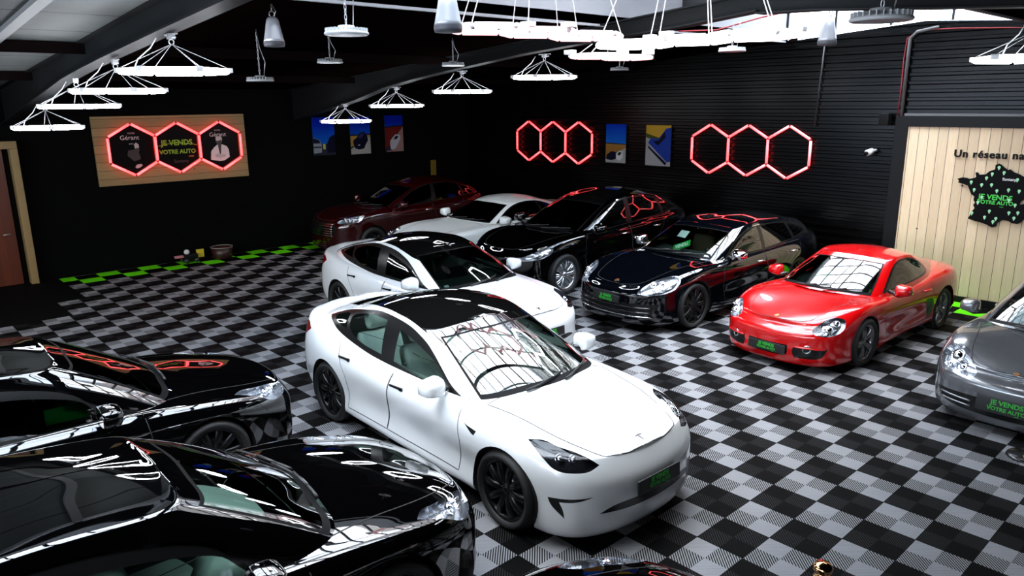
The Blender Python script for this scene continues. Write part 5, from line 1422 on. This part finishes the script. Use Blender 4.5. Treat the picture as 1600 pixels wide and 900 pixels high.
# ---- wooden sign board on the left wall
sb = empty('sign_board', (XW + .02, -1.72, 1.76), 0, 'horizontal pine sign board with three black hexagon plates on the dark wall', 'sign')
def chl(g, name, m, par): return ch(g, name, m, par)
chl(MB().box((XW + .0, -3.29, 1.76), (XW + .045, -.15, 3.15)), 'boards', pallet, sb)
plate_b = mat('sign_plate_black', (.003, .003, .003), .4, spec=.05)
RX = Matrix(((0, 0, 1, 0), (1, 0, 0, 0), (0, 1, 0, 0), (0, 0, 0, 1)))         # text plane: reads along +y, up z, faces +x
lime = mat('sign_lime', (.22, .42, .02), .5); grey_p = mat('print_grey', (.42, .40, .38), .6); lightp = mat('print_white', (.6, .58, .55), .6); brownp = mat('print_dark', (.03, .022, .02), .6)
for k in (-1, 0, 1):
    cy = -1.68 + k * .527 * math.sqrt(3)
    g = MB(); g.prism([(cy + p[0], 2.475 + p[1]) for p in hexa(.50)], XW + .046, XW + .062, plane='yz'); pl = chl(g, 'hexagon_plate', plate_b, sb)
    def tx(body, size, dy, dz, m, bold=.002, shear=0):
        T = Matrix.Translation((XW + .064, cy + dy, 2.475 + dz)) @ RX
        o = text_obj('lettering', body, size, m, T, pl, .001, bold=bold); 
        return o
    if k == 0:
        tx('JE VENDS', .158, 0, .10, lime, .004); tx('VOTRE AUTO', .122, 0, -.09, lime, .003); tx('.com', .06, .27, -.19, mat('sign_orange', (.35, .12, .01), .5)); tx('Santeny', .10, .05, -.29, mat('print_faint', (.05, .03, .03), .6), 0)
        g = MB(); g.tube([(XW + .066, cy - .42 + .84 * i / 16, 2.475 + .04 + .055 * math.sin(PI * i / 16)) for i in range(17)], .006, 5); chl(g, 'swoosh', lime, pl)
    else:
        tx('VOTRE' if k < 0 else 'VOTRE', .045, -.0 - .02 * k, .33, grey_p, 0); tx('Gérant', .13, -.02, .24, lightp, -.001)
        if k < 0: tx('auto', .05, .0, .12, grey_p, 0)
    # printed figure: dark hair and beard, pale jacket
    def pg(name, pts, m, d):
        g = MB(); g.prism([(cy + a, 2.475 + b) for a, b in pts], XW + .062 + d, XW + .0625 + d, plane='yz'); return chl(g, name, m, pl)
    if k == 1:
        pg('printed_jacket', [(-.22, -.30), (-.20, -.12), (-.13, -.04), (-.04, .03), (.0, -.12), (.04, .03), (.16, -.02), (.20, -.10), (.205, -.26), (.08, -.33), (-.02, -.34)], lightp, .0005)
        pg('printed_shirt', [(-.04, .03), (.0, -.30), (.045, .03), (.02, .06), (-.02, .06)], brownp, .001)
        pg('printed_face', [(-.065, .06), (-.075, .15), (-.05, .215), (.01, .235), (.06, .20), (.07, .13), (.05, .06), (.0, .03)], grey_p, .001)
        pg('printed_beard', [(-.065, .07), (-.07, .11), (-.03, .10), (.02, .115), (.06, .13), (.05, .06), (.0, .0), (-.04, .02)], brownp, .0015)
        pg('printed_hair', [(-.085, .16), (-.08, .23), (-.02, .27), (.06, .25), (.085, .18), (.07, .13), (.05, .19), (-.04, .205)], brownp, .0015)
        pg('printed_hands', [(-.12, -.20), (-.06, -.17), (.04, -.19), (.12, -.20), (.10, -.25), (-.02, -.26), (-.10, -.25)], grey_p, .0012)
    if k == -1:
        pg('printed_face', [(.06, .02), (.05, .10), (.09, .14), (.14, .10), (.14, .02), (.12, -.03)], grey_p, .001)
        pg('printed_beard', [(.06, -.02), (.08, .035), (.12, .02), (.14, .04), (.14, -.04), (.09, -.08)], brownp, .0015)
        pg('printed_shirt', [(-.10, -.12), (-.08, -.02), (.04, .0), (.13, -.08), (.15, -.20), (.02, -.24)], brownp, .0005)
        pg('printed_hands', [(.02, -.36), (.06, -.31), (.14, -.30), (.17, -.33), (.12, -.37), (.05, -.39)], grey_p, .001)

# ---- posters: printed canvases
def poster(loc, w, h, side, shapes, label, rim=True):
    """side 'back' hangs on the back wall, 'left' on the left wall; shapes are (name, colour, outline in 0..1)"""
    r = empty('poster', loc, 0, label, 'poster', 'canvas car posters')
    def P(a, b, d): return (loc[0] + (a - .5) * w, loc[1] - d, loc[2] + (b - .5) * h) if side == 'back' else (loc[0] + d, loc[1] + (a - .5) * w, loc[2] + (b - .5) * h)
    def shape(nm, col, pts, d0, d1):
        n = len(pts); vs = [P(a, b, d0) for a, b in pts] + [P(a, b, d1) for a, b in pts]
        fs = [tuple(range(n - 1, -1, -1)), tuple(range(n, 2 * n))] + [(i, (i + 1) % n, n + (i + 1) % n, n + i) for i in range(n)]
        g = MB(); g.add(vs, fs); o = g.build(nm, col if not isinstance(col, tuple) else mat('print_%02d_%02d_%02d' % tuple(int(c * 99) for c in col), tuple(c * .7 for c in col), .6, spec=.05), r); o.matrix_parent_inverse = Matrix.Translation(-Vector(loc))
        bm = bmesh.new(); bm.from_mesh(o.data); bmesh.ops.recalc_face_normals(bm, faces=bm.faces); bm.to_mesh(o.data); bm.free()
    shape('canvas', (.02, .02, .02), [(0, 0), (1, 0), (1, 1), (0, 1)], .0, .03)
    for i, (nm, col, pts) in enumerate(shapes): shape('print_' + nm, col, pts, .0302, .0308 + i * .0006)
    return r
def sky_mat(name, top, low, z0, z1):
    n = NT(name); o = n.op; X, Y, Z = n.xyz()
    f = n.t.nodes.new('ShaderNodeMapRange'); f.inputs['From Min'].default_value = z0; f.inputs['From Max'].default_value = z1; n.t.links.new(Z, f.inputs['Value'])
    n.t.links.new(n.mix(f.outputs[0], low, top), n.b.inputs['Base Color']); n.b.inputs['Roughness'].default_value = .6; n.b.inputs['Specular IOR Level'].default_value = .05
    return n.m
blue = sky_mat('print_blue_sky', (.0, .012, .30), (.005, .10, .42), 2.3, 2.85)
car_a = [(.12, .30), (.14, .38), (.30, .44), (.45, .56), (.66, .60), (.84, .50), (.88, .36), (.74, .24), (.66, .14), (.40, .12), (.20, .16)]
win_a = [(.36, .43), (.48, .53), (.66, .56), (.62, .46), (.50, .42)]
LX = XW + .005
poster((LX, 1.84, 2.575), .60, .92, 'left', [('sky', blue, [(0, .3), (1, .3), (1, 1), (0, 1)]), ('road', (.02, .025, .04), [(0, 0), (1, 0), (1, .30), (0, .30)]), ('dark_car', (.006, .006, .02), [(.62, .06), (.62, .30), (.74, .46), (.9, .52), (1, .53), (1, .06)]), ('pale_car', (.28, .30, .33), [(0, .06), (.36, .08), (.38, .26), (.30, .40), (.1, .46), (0, .46)]),
        ('dark_glass', (.01, .01, .03), [(0, .32), (.32, .32), (.27, .40), (.1, .45), (0, .45)]), ('plate', (.5, .45, .15), [(.44, .16), (.54, .16), (.54, .30), (.44, .30)]), ('bumper', (.02, .02, .03), [(0, .20), (.36, .20), (.36, .24), (0, .24)])], 'blue poster of two parked cars, first from the sign board')
poster((LX, 2.87, 2.56), .58, .93, 'left', [('sky', blue, [(0, .5), (1, .5), (1, 1), (0, 1)]), ('hills', (.01, .015, .03), [(0, .48), (1, .5), (1, .54), (.5, .52), (0, .53)]), ('field', (.42, .24, .05), [(0, .2), (1, .42), (1, .5), (0, .49)]), ('road', (.42, .40, .36), [(0, 0), (1, 0), (1, .44), (.8, .46), (0, .14)]), ('car', (.006, .006, .012), car_a), ('windows', (.03, .03, .09), win_a), ('lamp', (.4, .4, .4), [(.36, .22), (.46, .23), (.45, .26), (.36, .25)])], 'poster of a black car on a sandy road, second from the sign board')
poster((LX, 3.90, 2.57), .56, .93, 'left', [('sky', blue, [(0, .7), (1, .7), (1, 1), (0, 1)]), ('ground', (.16, .015, .012), [(0, .1), (1, .1), (1, .7), (0, .68)]), ('hills', (.02, .01, .015), [(0, .66), (1, .7), (1, .73), (0, .70)]), ('road', (.36, .22, .19), [(.05, 0), (1, 0), (1, .68), (.55, .4), (.15, .1)]), ('car', (.55, .55, .58), [(.24, .10), (.26, .30), (.42, .40), (.56, .48), (.80, .46), (.84, .36), (.72, .24), (.56, .10), (.40, .05)]), ('windows', (.01, .01, .015), [(.44, .34), (.58, .44), (.74, .42), (.62, .34)]), ('shadow', (.02, .02, .06), [(.08, .12), (.26, .18), (.26, .06), (.42, .03), (.10, .03)])], 'poster of a white car on red ground, third from the sign board')
BY = YW - .034
poster((-6.91, BY, 2.38), .60, .885, 'back', [('sky', blue, [(0, .5), (1, .5), (1, 1), (0, 1)]), ('hills', (.02, .03, .05), [(0, .47), (1, .47), (1, .5), (.5, .52), (0, .52)]), ('field', (.30, .14, .03), [(0, .12), (1, .4), (1, .48), (0, .49)]), ('road', (.34, .33, .32), [(0, 0), (1, 0), (1, .40), (0, .10)]), ('dark_car', (.01, .01, .012), [(.04, .08), (.04, .20), (.3, .30), (.52, .28), (.52, .10), (.3, .06)]), ('pale_car', (.6, .6, .6), [(.54, .10), (.54, .24), (.68, .32), (.86, .30), (.86, .14), (.7, .06)]), ('windows', (.02, .02, .02), [(.58, .22), (.68, .29), (.82, .27), (.70, .19)])], 'poster of a dark and a pale car on a plain under blue sky, back wall')
poster((-5.70, BY, 2.375), .68, .89, 'back', [('sky', (.52, .30, .03), [(0, .6), (1, .6), (1, 1), (0, 1)]), ('trees', (.06, .07, .01), [(0, .68), (1, .6), (1, .72), (.5, .70), (0, .80)]), ('road', (.34, .32, .33), [(0, 0), (1, 0), (1, .5), (0, .7)]), ('car', (.015, .04, .28), [(.1, .56), (.2, .68), (.5, .66), (.8, .92), (1, .95), (1, .12), (.86, .1), (.3, .44)]), ('windows', (.01, .01, .015), [(.28, .60), (.52, .63), (.75, .85), (.8, .7), (.5, .5)]), ('bumper', (.01, .01, .02), [(.1, .5), (.24, .42), (.86, .08), (.8, .02), (.1, .44)])], 'poster of a blue car under an orange sky beside the ribbed wall')

# ---- door on the left wall
d1 = empty('door_1', (XW + .02, -5.1, 0)); d1['kind'] = 'structure'
def chd(g, n_, m): return ch(g, n_, m, d1)
honey = wood_mat('door_frame_pine', (.36, .25, .10), (.26, .16, .06), 'x', .5, False)
red_w = wood_mat('door_red_boards', (.15, .030, .008), (.08, .014, .004), 'y', .14, False, .4)
chd(MB().box((XW, -4.76, 0), (XW + .22, -4.63, 2.60), None, .01), 'door_post', honey); chd(MB().box((XW, -6.0, 2.60), (XW + .22, -4.63, 2.74), None, .01), 'door_head', honey); chd(MB().box((XW, -6.0, 0), (XW + .22, -5.87, 2.60), None, .01), 'door_post', honey)
lf = chd(MB().box((XW, -5.87, 0), (XW + .03, -4.86, 2.58)), 'door_leaf', red_w)
g = MB(); g.tube([(XW + .03, -4.95, 1.0), (XW + .09, -4.95, 1.0), (XW + .09, -5.07, 1.0)], .012, 8); chd(g, 'door_handle', zinc)

# ---- the pine panel: raised lettering and a map of France
BX = 6.36
RY = Matrix(((1, 0, 0, 0), (0, 0, -1, 0), (0, 1, 0, 0), (0, 0, 0, 1)))        # text plane: reads along +x, up z, faces -y
sg_ = empty('wall_lettering', (.28, BX - .03, 2.46), 0, 'raised black lettering across the pale pine panel above the map', 'lettering')
o = text_obj('letters', 'Un réseau national', .165, blk, Matrix.Translation((0, .012, 0)) @ RY, sg_, .012, 'LEFT', .004, 1.12)
FR = [(.388, 2.057), (.455, 2.085), (.527, 2.079), (.559, 2.066), (.631, 2.086), (.656, 2.106), (.636, 2.174), (.669, 2.181), (.697, 2.142), (.783, 2.152), (.832, 2.206), (.906, 2.241), (.906, 2.311), (.95, 2.334), (.985, 2.316), (1.035, 2.273), (1.083, 2.241), (1.114, 2.253), (1.174, 2.207), (1.241, 2.186), (1.311, 2.148),
      (1.45, 2.09), (1.47, 2.06), (1.45, 1.98), (1.42, 1.90), (1.41, 1.84), (1.36, 1.80), (1.32, 1.76), (1.31, 1.71), (1.36, 1.73), (1.40, 1.70), (1.39, 1.65), (1.42, 1.62), (1.40, 1.57), (1.43, 1.53),
      (1.399, 1.493), (1.363, 1.439), (1.324, 1.409), (1.247, 1.413), (1.187, 1.445), (1.109, 1.45), (1.039, 1.39), (1.034, 1.338), (.981, 1.313), (.908, 1.35), (.812, 1.378), (.718, 1.394), (.62, 1.423), (.641, 1.478), (.663, 1.547), (.696, 1.602), (.669, 1.652), (.692, 1.693), (.664, 1.73), (.668, 1.788), (.617, 1.825), (.591, 1.881), (.554, 1.956), (.48, 1.982), (.402, 1.997), (.415, 2.025)]
FR = [(a - .36, b) for a, b in FR]
mp = empty('wall_map', (.9, BX - .05, 1.8), 0, 'black cut-out map of France with green pins on the pine panel', 'map')
g = MB(); n = len(FR)
vs = [(.36 + a, BX - .045, b) for a, b in FR] + [(.36 + a, BX - .025, b) for a, b in FR]
g.add(vs, [tuple(range(n)), tuple(range(2 * n - 1, n - 1, -1))] + [(i + n, (i + 1) % n + n, (i + 1) % n, i) for i in range(n)])
mo = ch(g, 'map_plate', mat('map_black', (.003, .003, .003), .4, spec=.05), mp)
bm = bmesh.new(); bm.from_mesh(mo.data); bmesh.ops.triangulate(bm, faces=[f for f in bm.faces if len(f.verts) > 4]); bmesh.ops.recalc_face_normals(bm, faces=bm.faces); bm.to_mesh(mo.data); bm.free()
for a, b in ((.1, 1.95), (.5, 2.2), (.95, 2.05), (.35, 1.5), (.95, 1.5), (.6, 1.8)): ch(MB().tube([(.36 + a, BX - .025, b), (.36 + a, BX + .0, b)], .012, 8), 'stand_off', blk, mp)
pin_m = mat('map_pin_green', (.35, .75, .42), .4)
PINS = [(.598, 2.011), (.655, 1.891), (.807, 2.09), (.879, 2.158), (.961, 2.264), (1.039, 2.188), (.752, 1.978), (.892, 1.986), (.977, 1.898), (1.135, 1.923), (1.28, 1.915), (1.233, 2.089), (.778, 1.779), (.733, 1.692), (.668, 1.513), (.914, 1.566), (.859, 1.462), (1.019, 1.458), (.985, 1.402), (1.187, 1.565), (1.265, 1.489), (1.308, 1.578), (1.255, 1.694), (1.161, 1.761)]
PINS = [(a - .36, b + .012) for a, b in PINS]
FRX = lambda a: .36 + a
for a, b in PINS:
    g = MB(); pts = [(FRX(a) + .021 * math.cos(t), b + .021 * math.sin(t)) for t in (PI * (-.15 + 1.3 * i / 10) for i in range(11))] + [(FRX(a), b - .048)]
    g.prism(pts, BX - .0455, BX - .052, plane='xz'); g.tube([(FRX(a), BX - .052, b), (FRX(a), BX - .055, b)], .008, 8)
    ch(g, 'map_pin', pin_m, mp)
gt = mat('map_green_letters', (.04, .62, .06), .4)
def mtext(body, size, x, z, m, bold):
    o = text_obj('lettering', body, size, m, Matrix.Translation((x, BX - .048, z)) @ RY, mp, .002, bold=bold); o.matrix_parent_inverse = Matrix.Translation(-mp.location)
mtext('JE VENDS', .115, .968, 1.795, gt, .0025); mtext('VOTRE AUTO', .082, .974, 1.712, gt, .002); mtext('.com', .03, 1.07, 1.655, gt, 0); mtext('Santeny', .062, 1.125, 2.093, mat('print_white2', (.8, .8, .8), .5), .001)

# ---- pipes, boxes and cameras on the back wall
cp = empty('cable_conduit', (-.63, 6.38, 3.0), 0, 'grey steel conduit with a red cable running up the ribbed wall', 'conduit')
g = MB(); g.tube([(-.62, 6.37, 3.06), (-.62, 6.37, 4.32), (-.52, 6.37, 4.42), (-.2, 6.37, 4.47)], .028, 10); ch(g, 'pipe', mat('conduit_grey', (.12, .12, .12), .4), cp)
g = MB(); g.tube([(-.69, 6.38, 3.05), (-.68, 6.375, 3.6), (-.69, 6.38, 4.0), (-.67, 6.38, 4.33), (-.45, 6.36, 4.44), (.1, 6.37, 4.43), (.9, 6.37, 4.38), (1.6, 6.37, 4.32)], .009, 6); ch(g, 'red_cable', mat('cable_red', (.35, .02, .03), .5), cp)
g = MB(); g.box((-.57, 6.36, 3.06), (5.2, 6.41, 3.10)); tray = g.build('cable_tray', mat('tray_steel', (.10, .10, .10), .4)); tag(tray, 'long thin grey cable tray along the top of the pine panel frame', 'cable tray')
g = MB(); g.tube([(-2.15, 6.395, 2.1 + .75), (-2.12, 6.39, 3.6), (-2.09, 6.39, 4.3)], .014, 8); o = g.build('wall_pipe', mat('pipe_black', (.03, .03, .03), .35)); tag(o, 'thin black vertical pipe on the ribbed wall beside the neon trio', 'pipe')
sp_ = empty('wall_speaker', (-.86, 6.30, 2.99), 0, 'small black box with a bracket beside the conduit on the ribbed wall', 'speaker')
ch(MB().box((-.93, 6.22, 2.90), (-.77, 6.36, 3.10), None, .015), 'case', blk, sp_); ch(MB().box((-.88, 6.36, 2.96), (-.82, 6.42, 3.02)), 'bracket', zinc, sp_)
sc_ = empty('security_camera', (-1.03, 6.30, 2.44), 0, 'small white security camera on the ribbed back wall', 'security camera')
ch(MB().tube([(-1.06, 6.20, 2.42), (-1.03, 6.33, 2.45)], [.055, .05], 16), 'camera_body', white_p, sc_); ch(MB().tube([(-1.03, 6.33, 2.45), (-1.0, 6.42, 2.46)], .025, 10), 'mount', white_p, sc_)
ch(MB().sphere((-1.066, 6.175, 2.415), .035, 8), 'camera_lens', blk, sc_)
ys = tag(MB().box((XW, 5.08, 1.12), (XW + .01, 5.26, 1.80)).build('wall_sign', mat('sign_dull_yellow', (.16, .12, .01), .5)), 'narrow dull yellow upright sign on the dark far wall', 'sign')

# ---- pendant speakers and disc lamps
def drop_at(x, y, z):
    if SKX0 < x < SKX1: return LZ - (LZ - KZ) * abs(x - LR) / LH - .08 - z
    return roof_z(x) - .01 - z
def bell(dr):
    r = empty('pendant_speaker', (0, 0, 0))
    MB().lathe([(.001, .145), (.045, .14), (.062, .115), (.078, .03), (.098, -.07), (.106, -.10), (.100, -.102)], 28).build('housing', mat('speaker_grey', (.42, .43, .46), .25, .3), r)
    MB().lathe([(.106, -.10), (.108, -.125), (.102, -.15), (.06, -.155), (.001, -.155)], 28).build('grille', mat('grille_dark', (.05, .05, .06), .5), r)
    MB().tube([(0, .03 * math.cos(t), .17 + .03 * math.sin(t)) for t in (2 * PI * i / 14 for i in range(14))], .006, 6, True).build('eye_bolt', zinc, r)
    g = MB(); g.tube([(0, 0, .19), (0, 0, dr)], .006, 6); g.tube([(.02, 0, .14), (.05, .02, .14 + (dr - .14) * .4), (.01, 0, dr)], .005, 6); g.build('cord', zinc, r)
    return r
bp = None
for x, y, z, lab in ((-3.2, -3.7, 4.1, 'grey bell-shaped pendant speaker hanging on a red-white cord before the dark ceiling'), (-.18, -3.76, 4.03, 'bell-shaped pendant speaker above the pink end of the honeycomb lamps'), (.25, 1.53, 4.12, 'bell-shaped pendant speaker at the end of the white honeycomb lamp'), (-3.7, 3.3, 4.19, 'pale bell-shaped pendant speaker seen below the white honeycomb lamp')):
    o = bell(drop_at(x, y, z)); o.location = (x, y, z); tag(o, lab, 'speaker', 'bell-shaped pendant speakers')
def disc(dr):
    r = empty('disc_lamp', (0, 0, 0))
    g = MB(); g.lathe([(.001, .05), (.06, .05), (.07, .02), (.13, .012), (.165, .0), (.168, -.012), (.16, -.02), (.15, -.02)], 36)
    for k in range(28):
        a = 2 * PI * k / 28; g.box((.08, -.003, .0), (.16, .003, .03), Matrix.Rotation(a, 4, 'Z'))
    g.build('heat_sink', mat('disc_lamp_grey', (.45, .46, .47), .4), r)
    MB().lathe([(.15, -.02), (.08, -.022), (.001, -.022)], 36).build('diffuser', mat('disc_diffuser', (.30, .31, .32), .25), r)
    for k in range(max(2, min(22, int((dr - .07) / .036)))):
        a = PI / 2 * (k % 2)
        MB().tube([(.009 * math.cos(t) * math.cos(a), .009 * math.cos(t) * math.sin(a), .075 + k * .036 + .022 * math.sin(t)) for t in (2 * PI * i / 10 for i in range(10))], .003, 5, True).build('chain_link', zinc, r)
    MB().tube([(.05, .03, .04), (.07, .05, .04 + (dr - .04) * .3), (.02, .02, .04 + (dr - .04) * .6), (.0, 0, dr)], .004, 6).build('cable', zinc, r)
    return r
dp = None
for x, y, z, lab in ((-.74, -4.3, 3.89, 'grey disc lamp on a chain, largest and nearest of the disc lamps'), (-4.65, -2.24, 3.9, 'unlit grey disc lamp above the blue posters'), (-4.5, -.3, 3.9, 'unlit disc lamp left below the pink honeycomb lamp'), (-.8, 1.2, 3.96, 'disc lamp below the middle of the white honeycomb lamp'), (-4.4, 3.4, 3.9, 'small unlit disc lamp above the posters of the back wall'), (2.67, -2.95, 3.80, 'black disc lamp seen against the bright skylight at top right'), (-4.7, -3.2, 3.66, 'faint disc lamp beside the nearest lamp of the left-hand beam')):
    o = disc(drop_at(x, y, z)); o.location = (x, y, z); tag(o, lab, 'lamp', 'unlit disc lamps')

# festoon cable at the skylight
g = MB(); g.tube([(-2.6, 2.6, 4.38), (-2.0, 2.7, 4.36), (-1.4, 2.9, 4.5), (-.5, 3.0, 4.62), (.6, 3.0, 4.46), (1.7, 3.0, 4.36)], .010, 6)
o = g.build('red_cable', mat('cable_red', (.35, .02, .03), .5)); tag(o, 'red cable running across below the skylight', 'cable')

# ---- small things on the floor
st = None
def stanchion(loc, lab):
    r = empty('stanchion', loc, 0, lab, 'stanchion', 'rope stanchions')
    br = mat('polished_brass', (.85, .48, .22), .12, 1.)
    MB().lathe([(.001, .03), (.15, .028), (.165, .012), (.168, .0), (.001, .0)], 36).build('base', mat('stanchion_black', (.012, .012, .012), .2), r)
    MB().lathe([(.026, .03), (.026, .80)], 20).build('post', br, r)
    g = MB(); g.lathe([(.026, .80), (.045, .805), (.045, .83), (.02, .84), (.022, .855), (.048, .865), (.055, .885), (.04, .91), (.001, .915)], 24)
    g.tube([(.03 + .03 * math.cos(t), 0, .815 + .03 * math.sin(t)) for t in (2 * PI * i / 14 for i in range(14))], .008, 6, True)
    g.build('knob', br, r); return r
stanchion((3.0, -3.77, 0), 'brass rope post whose knob shows at the bottom edge of the picture')
stanchion((3.0, .63, 0), 'rope post with a black disc base under the nose of the grey two-seater')
g = empty('toy', (-12.15, -1.75, 0), 0, 'small black, white and yellow toy on the floor tiles by the wall', 'toy')
MB().box((-.12, -.16, .04), (.12, .14, .2), None, .04).build('body', blk, g); MB().sphere((.05, -.08, .24), .06, 8).build('head', white_p, g)
MB().box((-.02, .14, .08), (.02, .30, .26), None, .005).build('flag', mat('toy_yellow', (.55, .42, .02), .5), g); MB().box((.0, -.34, .13), (.08, -.16, .18), None, .01).build('arm', mat('toy_pink', (.5, .18, .2), .5), g)
for x, y in ((-.1, -.12), (.1, -.12), (-.1, .1), (.1, .1)): MB().lathe([(.001, -.02), (.05, -.02), (.05, .02), (.001, .02)], 14, Matrix.Translation((x, y, .05)) @ Matrix.Rotation(PI / 2, 4, 'Y')).build('wheel', mat('toy_wheel', (.03, .03, .03), .4), g)
g = empty('tub', (-12.05, -1.08, 0), 0, 'dark round tub with a pale rim standing on the green tiles', 'tub')
MB().lathe([(.001, .01), (.18, .01), (.20, .03), (.235, .26), (.225, .26), (.19, .05), (.001, .04)], 30).build('bowl', mat('tub_dark_red', (.03, .008, .006), .4), g); MB().lathe([(.222, .258), (.238, .258), (.24, .272), (.22, .272)], 30, closed=True).build('rim', mat('tub_rim', (.25, .24, .22), .4), g)
